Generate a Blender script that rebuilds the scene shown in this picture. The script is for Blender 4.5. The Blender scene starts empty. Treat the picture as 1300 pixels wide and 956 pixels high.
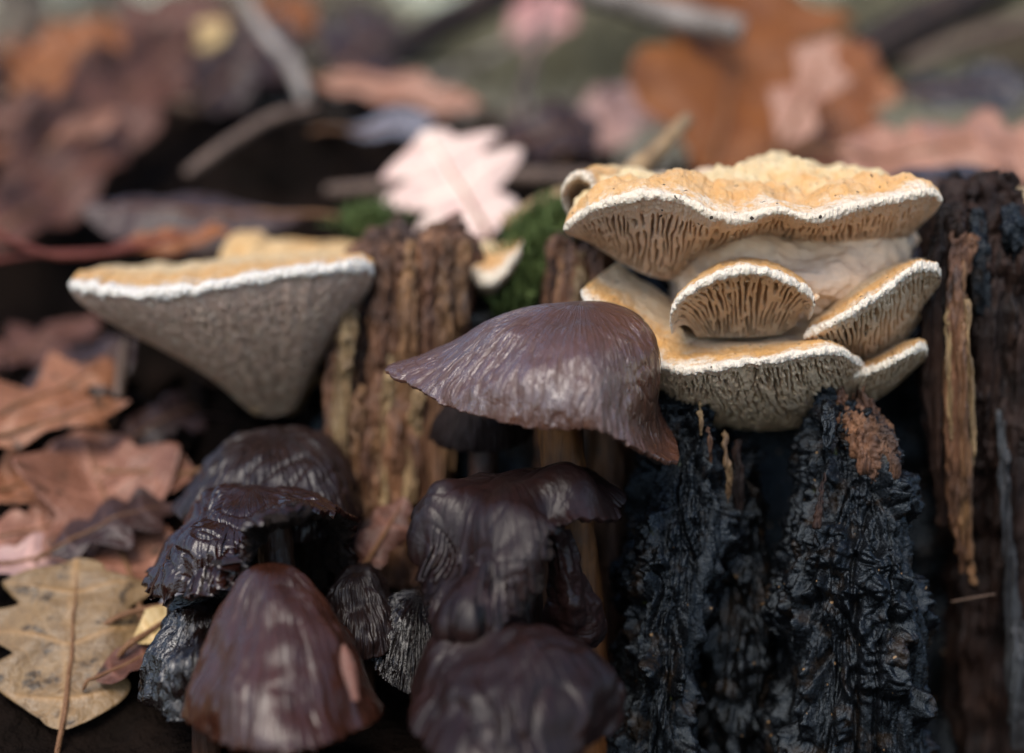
import bpy, math, random
import numpy as np
from mathutils import Vector, Matrix

random.seed(7)
RNG = np.random.RandomState(11)
R = math.radians
S = bpy.context.scene
COL = S.collection

# ------------------------------------------------------------------ camera
CAM_Y, CAM_Z, PITCH, FOC = -0.325, 0.20, R(10.9), 60.0
FPX = 1300 * FOC / 36.0
cam_d = bpy.data.cameras.new('camera')
cam = bpy.data.objects.new('camera', cam_d); COL.objects.link(cam)
cam.location = (0, CAM_Y, CAM_Z)
cam.rotation_euler = (math.pi / 2 - PITCH, 0, 0)
cam_d.lens = FOC; cam_d.sensor_width = 36.0
cam_d.clip_start = 0.01; cam_d.clip_end = 400
cam_d.dof.use_dof = True
cam_d.dof.focus_distance = 0.327
cam_d.dof.aperture_fstop = 5.0
cam_d.dof.aperture_blades = 0
S.camera = cam

# ------------------------------------------------------------------ sky and sun (overcast woodland light)
SUN_EL, SUN_AZ = R(54), R(-158)      # azimuth measured from +Y, clockwise
W = bpy.data.worlds.new('World'); S.world = W; W.use_nodes = True
nt = W.node_tree
sky = nt.nodes.new('ShaderNodeTexSky'); sky.sky_type = 'NISHITA'
sky.sun_disc = False; sky.sun_elevation = SUN_EL; sky.sun_rotation = SUN_AZ
sky.air_density = 1.0; sky.dust_density = 1.0; sky.ozone_density = 1.0
bg = nt.nodes['Background']; bg.inputs['Strength'].default_value = 0.105
nt.links.new(sky.outputs[0], bg.inputs['Color'])
sun_d = bpy.data.lights.new('sun', 'SUN'); sun_d.energy = 1.4; sun_d.angle = R(40)
sun_d.color = (1.0, 0.925, 0.82)
sun = bpy.data.objects.new('sun', sun_d); COL.objects.link(sun)
sd = Vector((math.sin(SUN_AZ) * math.cos(SUN_EL), math.cos(SUN_AZ) * math.cos(SUN_EL), math.sin(SUN_EL)))
sun.location = sd * 5
sun.rotation_euler = sd.to_track_quat('Z', 'Y').to_euler()
S.view_settings.view_transform = 'Standard'; S.view_settings.look = 'None'
S.view_settings.exposure = 1.32; S.view_settings.gamma = 1.0
S.view_settings.use_curve_mapping = False

# ------------------------------------------------------------------ point helper: photo pixel + distance -> metres
_cp, _sp = math.cos(PITCH), math.sin(PITCH)
def P(px, py, d):
    a = (px - 650) / FPX; b = -(py - 478) / FPX
    dx, dy, dz = a, _cp + b * _sp, -_sp + b * _cp
    k = (d - CAM_Y) / dy
    return np.array((dx * k, d, CAM_Z + dz * k))
def PP(lst): return np.array([P(*q[:3]) for q in lst])

# ------------------------------------------------------------------ noise
_perm = np.random.RandomState(3).permutation(256); _perm = np.concatenate([_perm] * 3)
_g = np.random.RandomState(4).normal(size=(256, 3)); _g /= np.linalg.norm(_g, axis=1)[:, None]
def perlin(p):
    p = np.asarray(p, float); sh = p.shape[:-1]; p = p.reshape(-1, 3)
    i = np.floor(p).astype(np.int64); f = p - i; i &= 255
    w = f * f * f * (f * (f * 6 - 15) + 10)
    out = np.zeros(len(p))
    for a in (0, 1):
        for b in (0, 1):
            for c in (0, 1):
                h = _perm[_perm[_perm[(i[:, 0] + a) & 255] + ((i[:, 1] + b) & 255)] + ((i[:, 2] + c) & 255)]
                dot = (_g[h] * (f - np.array((a, b, c)))).sum(1)
                wt = (w[:, 0] if a else 1 - w[:, 0]) * (w[:, 1] if b else 1 - w[:, 1]) * (w[:, 2] if c else 1 - w[:, 2])
                out += dot * wt
    return (out * 1.5).reshape(sh)
def fbm(p, o=4, g=0.5):
    p = np.asarray(p, float); s = np.zeros(p.shape[:-1]); a = 1.0
    for k in range(o):
        s += a * perlin(p * (2.0 ** k) + 17.3 * k); a *= g
    return s
_j = np.random.RandomState(5).rand(256, 3)
def worley(p):
    p = np.asarray(p, float); sh = p.shape[:-1]; p = p.reshape(-1, 3)
    i = np.floor(p).astype(np.int64); f = p - i
    best = np.full(len(p), 9.0)
    for a in (-1, 0, 1):
        for b in (-1, 0, 1):
            for c in (-1, 0, 1):
                h = _perm[_perm[_perm[(i[:, 0] + a) & 255] + ((i[:, 1] + b) & 255)] + ((i[:, 2] + c) & 255)]
                v = _j[h] + np.array((a, b, c)) - f
                best = np.minimum(best, (v * v).sum(1))
    return np.sqrt(best).reshape(sh)
def sstep(a, b, x):
    t = np.clip((x - a) / (b - a), 0, 1); return t * t * (3 - 2 * t)
def uv3(*a):
    a = np.broadcast_arrays(*a); return np.stack(a, -1)
def spline(pts, t, closed=False):
    """Catmull-Rom through rows of pts at t in 0..1"""
    pts = np.asarray(pts, float); n = len(pts)
    if closed:
        x = (t % 1.0) * n; i = np.floor(x).astype(int); f = (x - i)[:, None]
        g = lambda k: pts[(i + k) % n]
    else:
        x = np.clip(t, 0, 1) * (n - 1); i = np.minimum(np.floor(x).astype(int), n - 2); f = (x - i)[:, None]
        g = lambda k: pts[np.clip(i + k, 0, n - 1)]
    p0, p1, p2, p3 = g(-1), g(0), g(1), g(2)
    return 0.5 * (2 * p1 + (p2 - p0) * f + (2 * p0 - 5 * p1 + 4 * p2 - p3) * f ** 2 + (3 * p1 - p0 - 3 * p2 + p3) * f ** 3)

# ------------------------------------------------------------------ meshes
def grid_faces(nu, nv, wu=False, wv=False):
    iu = np.arange(nu if wu else nu - 1); iv = np.arange(nv if wv else nv - 1)
    a, b = np.meshgrid(iu, iv, indexing='ij'); a2 = (a + 1) % nu; b2 = (b + 1) % nv
    return np.stack([a * nv + b, a2 * nv + b, a2 * nv + b2, a * nv + b2], -1).reshape(-1, 4)
def grid_normals(G, wu=False, wv=False):
    du = (np.roll(G, -1, 0) - np.roll(G, 1, 0)); dv = (np.roll(G, -1, 1) - np.roll(G, 1, 1))
    if not wu: du[0] = G[1] - G[0]; du[-1] = G[-1] - G[-2]
    if not wv: dv[:, 0] = G[:, 1] - G[:, 0]; dv[:, -1] = G[:, -1] - G[:, -2]
    n = np.cross(du, dv); l = np.linalg.norm(n, axis=-1, keepdims=True); l[l < 1e-12] = 1
    return n / l
def base_of(o):
    b = Vector((0, 0, 0))
    while o is not None:
        b += o.location; o = o.parent
    return b
def mesh_obj(name, V, F, mat, parent=None, attrs=None, uv=None, smooth=True, origin=None):
    V = np.asarray(V, float).reshape(-1, 3)
    off = np.array(base_of(parent)) if parent else np.array(origin if origin is not None else (0, 0, 0))
    me = bpy.data.meshes.new(name)
    F = np.asarray(F); nf, k = F.shape
    me.vertices.add(len(V)); me.vertices.foreach_set('co', (V - off).astype(np.float32).ravel())
    me.loops.add(nf * k); me.loops.foreach_set('vertex_index', F.astype(np.int32).ravel())
    me.polygons.add(nf); me.polygons.foreach_set('loop_start', np.arange(0, nf * k, k, dtype=np.int32))
    me.polygons.foreach_set('use_smooth', np.full(nf, smooth))
    me.update(calc_edges=True); me.validate()
    for an, av in (attrs or {}).items():
        at = me.attributes.new(an, 'FLOAT', 'POINT'); at.data.foreach_set('value', np.asarray(av, np.float32).ravel())
    if uv is not None:
        at = me.attributes.new('puv', 'FLOAT_VECTOR', 'POINT')
        u = np.asarray(uv, np.float32).reshape(-1, 2)
        at.data.foreach_set('vector', np.concatenate([u, np.zeros((len(u), 1), np.float32)], 1).ravel())
    me.materials.append(mat)
    o = bpy.data.objects.new(name, me); COL.objects.link(o)
    if parent: o.parent = parent
    else: o.location = tuple(off)
    return o
def tag(o, label, cat, group=None):
    o['label'] = label; o['category'] = cat
    if group: o['group'] = group
    return o
def thing(name, label, cat, loc, group=None):
    o = bpy.data.objects.new(name, None); COL.objects.link(o); o.location = tuple(float(c) for c in loc)
    o.empty_display_size = 0.01
    return tag(o, label, cat, group)

# ------------------------------------------------------------------ materials
def M(name):
    m = bpy.data.materials.new(name); m.use_nodes = True
    t = m.node_tree; b = t.nodes['Principled BSDF']
    class N: pass
    n = N(); n.m = m; n.t = t; n.b = b
    def new(k, **kw):
        x = t.nodes.new(k)
        for a, v in kw.items():
            if a in x.inputs: x.inputs[a].default_value = v
            else: setattr(x, a, v)
        return x
    n.new = new; n.link = t.links.new
    n.oc = new('ShaderNodeTexCoord').outputs['Object']
    def attr(nm): return new('ShaderNodeAttribute', attribute_name=nm)
    n.attr = attr
    def mapped(vec, sc, off=(0, 0, 0)):
        x = new('ShaderNodeMapping'); x.inputs['Scale'].default_value = sc; x.inputs['Location'].default_value = off
        n.link(vec, x.inputs['Vector']); return x.outputs[0]
    n.mapped = mapped
    def noise(vec, scale, detail=4, rough=0.55, dist=0.0):
        x = new('ShaderNodeTexNoise'); x.inputs['Scale'].default_value = scale; x.inputs['Detail'].default_value = detail
        x.inputs['Roughness'].default_value = rough; x.inputs['Distortion'].default_value = dist
        n.link(vec, x.inputs['Vector']); return x.outputs['Fac']
    n.noise = noise
    def ramp(fac, stops, interp='LINEAR'):
        x = new('ShaderNodeValToRGB'); cr = x.color_ramp; cr.interpolation = interp
        while len(cr.elements) < len(stops): cr.elements.new(0.5)
        for e, (p, c) in zip(cr.elements, stops):
            e.position = p; e.color = tuple(c) + (1,) if len(c) == 3 else c
        n.link(fac, x.inputs[0]); return x.outputs[0]
    n.ramp = ramp
    def mix(fac, a, bb, blend='MIX'):
        x = new('ShaderNodeMix', data_type='RGBA', blend_type=blend)
        for s, v in ((0, fac), (6, a), (7, bb)):
            if hasattr(v, 'is_linked'): n.link(v, x.inputs[s])
            elif s == 0: x.inputs[0].default_value = v
            else: x.inputs[s].default_value = tuple(v) + (1,)
        return x.outputs[2]
    n.mix = mix
    def math_(op, a, bb=None):
        x = new('ShaderNodeMath', operation=op)
        for s, v in ((0, a), (1, bb)):
            if v is None: continue
            if hasattr(v, 'is_linked'): n.link(v, x.inputs[s])
            else: x.inputs[s].default_value = v
        return x.outputs[0]
    n.math = math_
    def bump(h, strength, dist, prev=None):
        x = new('ShaderNodeBump'); x.inputs['Strength'].default_value = strength; x.inputs['Distance'].default_value = dist
        n.link(h, x.inputs['Height'])
        if prev is not None: n.link(prev, x.inputs['Normal'])
        return x.outputs[0]
    n.bump = bump
    return n
def fin(n, col, rough, normal=None, spec=0.5):
    if hasattr(col, 'is_linked'): n.link(col, n.b.inputs['Base Color'])
    else: n.b.inputs['Base Color'].default_value = tuple(col) + (1,)
    if hasattr(rough, 'is_linked'): n.link(rough, n.b.inputs['Roughness'])
    else: n.b.inputs['Roughness'].default_value = rough
    n.b.inputs['Specular IOR Level'].default_value = spec
    if normal is not None: n.link(normal, n.b.inputs['Normal'])
    return n.m

def mat_cap(name, dark, light, rough=(0.22, 0.5), streak=70, bump=0.5, spec=0.6, seed=0.0, along=4.0, coat=0.0, coat_r=0.35):
    n = M(name); uv = n.attr('puv').outputs['Vector']
    st = n.noise(n.mapped(uv, (streak, along, 1), (seed, seed, seed)), 1.0, 4, 0.6, 0.9)
    st2 = n.noise(n.mapped(uv, (streak * 2.6, along * 2.5, 1), (seed, 3, 1)), 1.0, 3, 0.6, 0.6)
    big = n.noise(n.oc, 70, 3)
    c = n.mix(n.ramp(st, [(0.35, (0, 0, 0)), (0.68, (1, 1, 1))]), dark, light)
    c = n.mix(n.ramp(big, [(0.38, (0, 0, 0)), (0.7, (0.55,) * 3)]), c, tuple(x * 0.55 for x in dark))
    rg = n.ramp(st, [(0.3, (rough[1],) * 3), (0.62, (rough[0],) * 3)])
    b1 = n.bump(st, bump, 0.0012); b2 = n.bump(st2, bump * 0.8, 0.0005, b1)
    n.b.inputs['Coat Weight'].default_value = coat
    if coat: n.link(n.ramp(st, [(0.40, (coat * 0.1,) * 3), (0.56, (coat,) * 3)]), n.b.inputs['Coat Weight'])
    n.b.inputs['Coat Roughness'].default_value = coat_r; n.b.inputs['Coat IOR'].default_value = 1.55
    if coat: n.link(b2, n.b.inputs['Coat Normal'])
    fine = n.noise(n.oc, 2600, 2); b3 = n.bump(fine, 0.25, 0.0002, b2)
    return fin(n, c, rg, b3, spec)
def mat_bracket(name, topc, orange, white, under, under2, k=1.0):
    n = M(name); sec = n.attr('sec').outputs['Fac']
    nz = n.noise(n.oc, 160, 5, 0.65); nf = n.noise(n.oc, 900, 4, 0.6)
    x = n.math('ADD', sec, n.math('MULTIPLY', n.math('SUBTRACT', nz, 0.5), 0.75))
    x = n.math('ADD', x, n.math('MULTIPLY', n.math('SUBTRACT', nf, 0.5), 0.34))
    x = n.math('DIVIDE', n.math('ADD', x, 1.0), 4.0)         # sec -1..3 -> 0..1
    t = lambda s: (s + 1) / 4
    c = n.ramp(x, [(t(-0.6), topc), (t(0.45), topc), (t(0.66), orange), (t(0.86), orange), (t(1.04), white), (t(1.72), white), (t(2.0), under), (t(2.9), under2)])
    mo = n.noise(n.mapped(n.oc, (1, 1, 1), (9, 3, 2)), 330, 5, 0.7)
    c = n.mix(n.ramp(mo, [(0.42, (0, 0, 0)), (0.72, (0.55,) * 3)]), c, n.mix(0.55, c, (0.80, 0.70, 0.52)))
    sp = n.noise(n.oc, 420, 6, 0.7)
    c = n.mix(n.ramp(sp, [(0.30, (0.75,) * 3), (0.46, (0, 0, 0))]), c, n.mix(0.45, c, (0.10, 0.05, 0.02)))
    spot = n.noise(n.oc, 760, 1, 0.4)
    c = n.mix(n.ramp(spot, [(0.24, (1,) * 3), (0.27, (0, 0, 0))]), c, (0.05, 0.035, 0.025))
    b1 = n.bump(n.noise(n.oc, 600, 6, 0.7), 0.9, 0.0012)
    b2 = n.bump(n.noise(n.oc, 3200, 3), 0.5, 0.0003, b1)
    n.b.inputs['Subsurface Weight'].default_value = 0.08
    n.b.inputs['Subsurface Radius'].default_value = (0.002, 0.001, 0.0006)
    n.b.inputs['Subsurface Scale'].default_value = 1.0
    return fin(n, c, 0.78, b2, 0.25)
def mat_wood(name, a, b, c3, sc=1.0, rough=0.6, bstr=0.8, spec=0.4):
    n = M(name)
    f1 = n.noise(n.mapped(n.oc, (900 * sc, 900 * sc, 45 * sc)), 1.0, 5, 0.65, 0.4)
    f2 = n.noise(n.mapped(n.oc, (240 * sc, 240 * sc, 14 * sc), (3, 1, 5)), 1.0, 4, 0.6, 0.6)
    pat = n.noise(n.oc, 90 * sc, 4, 0.6)
    c = n.mix(n.ramp(f2, [(0.36, (0, 0, 0)), (0.6, (1, 1, 1))]), a, b)
    c = n.mix(n.ramp(f1, [(0.3, (1, 1, 1)), (0.52, (0, 0, 0))]), c, c3)
    c = n.mix(n.ramp(pat, [(0.42, (0, 0, 0)), (0.66, (0.85,) * 3)]), c, c3)
    b1 = n.bump(f2, bstr, 0.0016); b2 = n.bump(f1, bstr, 0.0008, b1)
    return fin(n, c, n.ramp(f1, [(0.3, (rough - 0.2,) * 3), (0.7, (rough + 0.15,) * 3)]), b2, spec)
def mat_char(name, tint=(0.002, 0.0022, 0.0027), hi=(0.006, 0.0064, 0.0075)):
    n = M(name)
    n.b.inputs['Specular Tint'].default_value = (0.78, 0.9, 1.0, 1)  # bluish sky sheen put into the colour of the highlights
    a = n.noise(n.oc, 500, 6, 0.65); g = n.noise(n.oc, 150, 4, 0.6); v = n.noise(n.oc, 1500, 4, 0.6)
    c = n.mix(n.ramp(a, [(0.4, (0, 0, 0)), (0.7, (1, 1, 1))]), tint, hi)
    c = n.mix(n.ramp(g, [(0.56, (0, 0, 0)), (0.68, (0.7,) * 3)]), c, (0.026, 0.016, 0.009))
    s = n.noise(n.oc, 330, 2, 0.4)
    c = n.mix(n.ramp(s, [(0.74, (0, 0, 0)), (0.78, (0.7,) * 3)]), c, (0.03, 0.034, 0.008))
    s2 = n.noise(n.mapped(n.oc, (1, 1, 1), (4, 4, 4)), 620, 1, 0.4)
    c = n.mix(n.ramp(s2, [(0.77, (0, 0, 0)), (0.79, (1,) * 3)]), c, (0.22, 0.13, 0.06))
    b1 = n.bump(a, 0.6, 0.0010); b2 = n.bump(v, 0.35, 0.0004, b1)
    return fin(n, c, n.ramp(v, [(0.3, (0.16,) * 3), (0.7, (0.42,) * 3)]), b2, 0.33)
def mat_leaf(name, a, b, spot=(0.03, 0.02, 0.012), rough=0.42, vein=None, spots=0.62):
    n = M(name); uv = n.attr('puv').outputs['Vector']
    g = n.noise(n.oc, 95, 5, 0.65, 0.5); f = n.noise(n.oc, 700, 4, 0.6)
    c = n.mix(n.ramp(g, [(0.36, (0, 0, 0)), (0.64, (1, 1, 1))]), a, b)
    c = n.mix(n.math('MULTIPLY', f, 0.45), c, tuple(x * 0.5 for x in a))
    d = n.noise(n.mapped(n.oc, (1, 1, 1), (7, 2, 1)), 210, 3, 0.55)
    c = n.mix(n.ramp(d, [(spots, (0, 0, 0)), (spots + 0.09, (0.85,) * 3)]), c, spot)
    w = n.new('ShaderNodeTexVoronoi', feature='DISTANCE_TO_EDGE'); w.inputs['Scale'].default_value = 420
    n.link(n.oc, w.inputs['Vector'])
    vc = vein or tuple(min(1, x * 1.35 + 0.01) for x in b)
    c = n.mix(n.ramp(w.outputs['Distance'], [(0.0, (0.35,) * 3), (0.06, (0, 0, 0))]), c, vc)
    sv = n.attr('vein').outputs['Fac']
    c = n.mix(n.math('MULTIPLY', sv, 0.85), c, vc)
    b1 = n.bump(g, 0.5, 0.002); b2 = n.bump(w.outputs['Distance'], 0.5, 0.0006, b1); b3 = n.bump(f, 0.3, 0.0005, b2)
    r = n.ramp(f, [(0.3, (rough - 0.12,) * 3), (0.75, (rough + 0.15,) * 3)])
    return fin(n, c, r, b3, 0.3)
def mat_plain(name, a, b, scale, rough=0.8, bstr=0.8, bd=0.002, spec=0.3):
    n = M(name); g = n.noise(n.oc, scale, 6, 0.65); f = n.noise(n.oc, scale * 6, 4, 0.6)
    c = n.mix(n.ramp(g, [(0.35, (0, 0, 0)), (0.68, (1, 1, 1))]), a, b)
    c = n.mix(n.math('MULTIPLY', f, 0.4), c, tuple(x * 0.5 for x in a))
    return fin(n, c, rough, n.bump(f, bstr, bd * 0.4, n.bump(g, bstr, bd)), spec)

# ------------------------------------------------------------------ shape builders
def column(rings, nu=120, nv=160, power=2.4, disp=None, top_jag=0.0, seed=0.0, xoff=0.0):
    """rings: (py, xl, xr, depth centre, half depth) from the top down -> closed grid with outline taken at its own distance"""
    C = []
    for py, xl, xr, d, hd in rings:
        l = P(xl, py, d); r = P(xr, py, d)
        C.append(((l[0] + r[0]) / 2, d, l[2], (r[0] - l[0]) / 2, hd))
    C = spline(np.array(C), np.linspace(0, 1, nv))
    th = np.linspace(0, 2 * math.pi, nu, endpoint=False)
    ca, sa = np.cos(th), np.sin(th); e = 2.0 / power
    cx = np.sign(ca) * np.abs(ca) ** e; sy = np.sign(sa) * np.abs(sa) ** e
    G = np.zeros((nu, nv, 3))
    G[..., 0] = C[None, :, 0] + cx[:, None] * C[None, :, 3]
    G[..., 1] = C[None, :, 1] + sy[:, None] * C[None, :, 4]
    G[..., 2] = C[None, :, 2]
    if top_jag:
        f = 1 - np.linspace(0, 1, nv); fall = np.clip((f - 0.72) / 0.28, 0, 1) ** 1.5
        j = fbm(uv3(cx * 3 + seed, sy * 2, np.zeros(nu) + seed), 4)[:, None]
        G[..., 2] += j * fall[None] * top_jag
    N = grid_normals(G, wu=True)
    if N[0, nv // 2, 0] < 0: N = -N
    if disp is not None:
        dd = disp(G, N); fade = np.ones(nv); G = G + N * dd[..., None]
    V = G.reshape(-1, 3); F = grid_faces(nu, nv, wu=True)
    V = np.concatenate([V, G[:, 0].mean(0)[None] - (0, 0, 0.0008), G[:, -1].mean(0)[None]])
    a = nu * nv; i = np.arange(nu); i2 = (i + 1) % nu
    F = np.concatenate([F, np.stack([i * nv, i2 * nv, np.full(nu, a), np.full(nu, a)], -1),
                        np.stack([i * nv + nv - 1, i2 * nv + nv - 1, np.full(nu, a + 1), np.full(nu, a + 1)], -1)])
    return V, F
def fix_tris(F):
    return F
def tube(pts, rad, nu=16, nv=60, disp=None, flat=1.0, end_round=True):
    pts = np.asarray(pts, float); t = np.linspace(0, 1, nv); C = spline(pts, t)
    rr = np.interp(t, np.linspace(0, 1, len(rad)), rad)
    if end_round: rr = rr * np.clip(np.minimum(t, 1 - t) * nv / 2.5 + 0.25, 0, 1) ** 0.6
    T = np.gradient(C, axis=0); T /= np.linalg.norm(T, axis=1)[:, None]
    up = np.array((0.13, 1, 0.17)); A = np.cross(T, up); A /= np.linalg.norm(A, axis=1)[:, None]; B = np.cross(T, A)
    th = np.linspace(0, 2 * math.pi, nu, endpoint=False)
    G = C[None] + (np.cos(th)[:, None, None] * A[None] + np.sin(th)[:, None, None] * B[None] * flat) * rr[None, :, None]
    N = grid_normals(G, wu=True)
    out = G[:, nv // 2] - C[nv // 2]
    if (N[:, nv // 2] * out).sum() < 0: N = -N
    if disp is not None: G = G + N * disp(G, N)[..., None]
    a = nu * nv; V = np.concatenate([G.reshape(-1, 3), C[:1], C[-1:]]); F = grid_faces(nu, nv, wu=True)
    i = np.arange(nu); i2 = (i + 1) % nu
    F = np.concatenate([F, np.stack([i * nv, i2 * nv, np.full(nu, a), np.full(nu, a)], -1),
                        np.stack([i * nv + nv - 1, i2 * nv + nv - 1, np.full(nu, a + 1), np.full(nu, a + 1)], -1)])
    return V, F
def clean(o):
    """drop the repeated corner of the fan faces"""
    o.data.validate(); return o
def quads_to(o): return o
def build(name, VF, mat, parent=None, **kw):
    V, F = VF
    q = F[F[:, 2] != F[:, 3]]; t = F[F[:, 2] == F[:, 3]][:, :3]
    V = np.asarray(V); off = np.array(base_of(parent)) if parent else np.array(kw.get('origin', (0, 0, 0)))
    me = bpy.data.meshes.new(name)
    me.vertices.add(len(V)); me.vertices.foreach_set('co', (V - off).astype(np.float32).ravel())
    li = np.concatenate([q.ravel(), t.ravel()]).astype(np.int32)
    me.loops.add(len(li)); me.loops.foreach_set('vertex_index', li)
    ls = np.concatenate([np.arange(len(q)) * 4, len(q) * 4 + np.arange(len(t)) * 3]).astype(np.int32)
    me.polygons.add(len(ls)); me.polygons.foreach_set('loop_start', ls)
    me.polygons.foreach_set('use_smooth', np.full(len(ls), kw.get('smooth', True)))
    me.update(calc_edges=True); me.validate(); me.materials.append(mat)
    o = bpy.data.objects.new(name, me); COL.objects.link(o)
    if parent: o.parent = parent
    else: o.location = tuple(off)
    return o

def cap_mesh(apex, rim, prof, nth=220, ns=80, thick=0.0013, wr=0.0, wrf=60, fold=0.0, foldf=90, fib=0.00015, fibk=90, ragged=0.02, seed=0.0, gills=70, wo=3, dents=(), crease=0.0, creasef=120):
    A = P(*apex); Rm = PP(rim); n = len(rim)
    t = np.linspace(0, 1, nth, endpoint=False)
    Rc = spline(Rm, t, closed=True); pr = spline(np.array(prof, float), t, closed=True)   # a, b, c per rim point
    s = np.linspace(0, 1, ns)
    th = t * 2 * math.pi
    rag = 1 + ragged * fbm(uv3(np.cos(th) * 7 + seed, np.sin(th) * 7, 0 * th), 5, 0.65)
    Hh = (Rc - A); 
    s3 = s[None]; a, b, c = pr[:, 0:1], pr[:, 1:2], pr[:, 2:3]
    bu = 3 * (1 - s3) ** 2 * s3 * a + 3 * (1 - s3) * s3 ** 2 * b + s3 ** 3
    bv = 3 * (1 - s3) * s3 ** 2 * c + s3 ** 3
    rg = 1 + (rag[:, None] - 1) * s3 ** 3
    G = np.zeros((nth, ns, 3))
    G[..., 0] = A[0] + Hh[:, 0:1] * bu * rg; G[..., 1] = A[1] + Hh[:, 1:2] * bu * rg; G[..., 2] = A[2] + Hh[:, 2:3] * bv * rg
    N = grid_normals(G, wu=True)
    if N[:, 3:ns // 3, 2].mean() < 0: N = -N
    N[:, 0] = (0, 0, 1)
    cs, sn = np.cos(th)[:, None], np.sin(th)[:, None]
    d = np.zeros((nth, ns))
    if wr: d += wr * fbm(G * wrf + seed, wo, 0.4)
    if crease: d -= crease * np.clip(1 - np.abs(perlin(G * creasef + seed + 1.5 * perlin(G * 45 + seed)[..., None])) / 0.22, 0, 1) ** 1.5 * (0.4 + 0.6 * sstep(-0.3, 0.3, perlin(G * 70 + seed + 9)))
    if fold: d += fold * (np.abs(perlin(G * foldf + seed * 3 + 0.6 * perlin(G * 40)[..., None])) - 0.25)
    for (ax, ay, ad, rr_, am) in dents:
        q_ = P(ax, ay, ad); d += am * np.exp(-((G - q_) ** 2).sum(-1) / rr_ ** 2)
    env = sstep(0.05, 0.35, s3)
    ff = fbm(uv3(cs * fibk / 6.28 + seed, sn * fibk / 6.28, s3 * 2.6 + 0 * cs), 3)
    d += fib * 2.2 * ff * env
    d *= sstep(0.0, 0.12, s3) * 0.8 + 0.2
    d[:, 0] = d[:, 0].mean()
    O = G + N * d[..., None]
    O[:, 0] = O[:, 0].mean(0)
    th_s = thick * (1.6 - 0.9 * s3[..., None])
    I = O - N * th_s; 
    gl = (np.abs(((t[:, None] * gills) % 1) - 0.5) * 2) * sstep(0.12, 0.3, s3) * (1 - sstep(0.95, 1.0, s3))
    I = I - N * (gl * 0.0012)[..., None]
    I[:, 0] = I[:, 0].mean(0)
    full = np.concatenate([O, I[:, ::-1]], 1); nv = 2 * ns
    uv = np.zeros((nth, nv, 2)); uv[..., 0] = t[:, None]; uv[:, :ns, 1] = s3; uv[:, ns:, 1] = s3[:, ::-1]
    return full, uv, A, Rc
def put_cap(name, label, apex, rim, prof, mat, stem=None, stem_mat=None, stem_r=0.003, group=None, gills=True, **kw):
    full, uv, A, Rc = cap_mesh(apex, rim, prof, **kw)
    nth, nv, _ = full.shape; ns = nv // 2
    base = np.array((A[0], A[1], min(Rc[:, 2].min(), A[2]) - 0.03))
    if stem is not None: base = PP(stem)[-1]
    t = thing(name, label, 'mushroom', base, group)
    o = full[:, :ns + 1]
    cp = mesh_obj('cap', o.reshape(-1, 3), grid_faces(nth, ns + 1, wu=True)[:, ::-1], mat, t, uv=uv[:, :ns + 1].reshape(-1, 2))
    g = full[:, ns:]
    mesh_obj('gills', g.reshape(-1, 3), grid_faces(nth, ns, wu=True)[:, ::-1], MT['gill'], cp)
    if stem is not None:
        sp = PP(stem); sp[0] = sp[0]
        build('stem', tube(sp, [stem_r * 1.05, stem_r, stem_r * 0.95, stem_r * 1.2], 40, 90,
              disp=lambda G, N: 0.00025 * fbm(G * np.array((1600, 1600, 90)), 3)), stem_mat or MT['stem_dark'], t)
    return t

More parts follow.
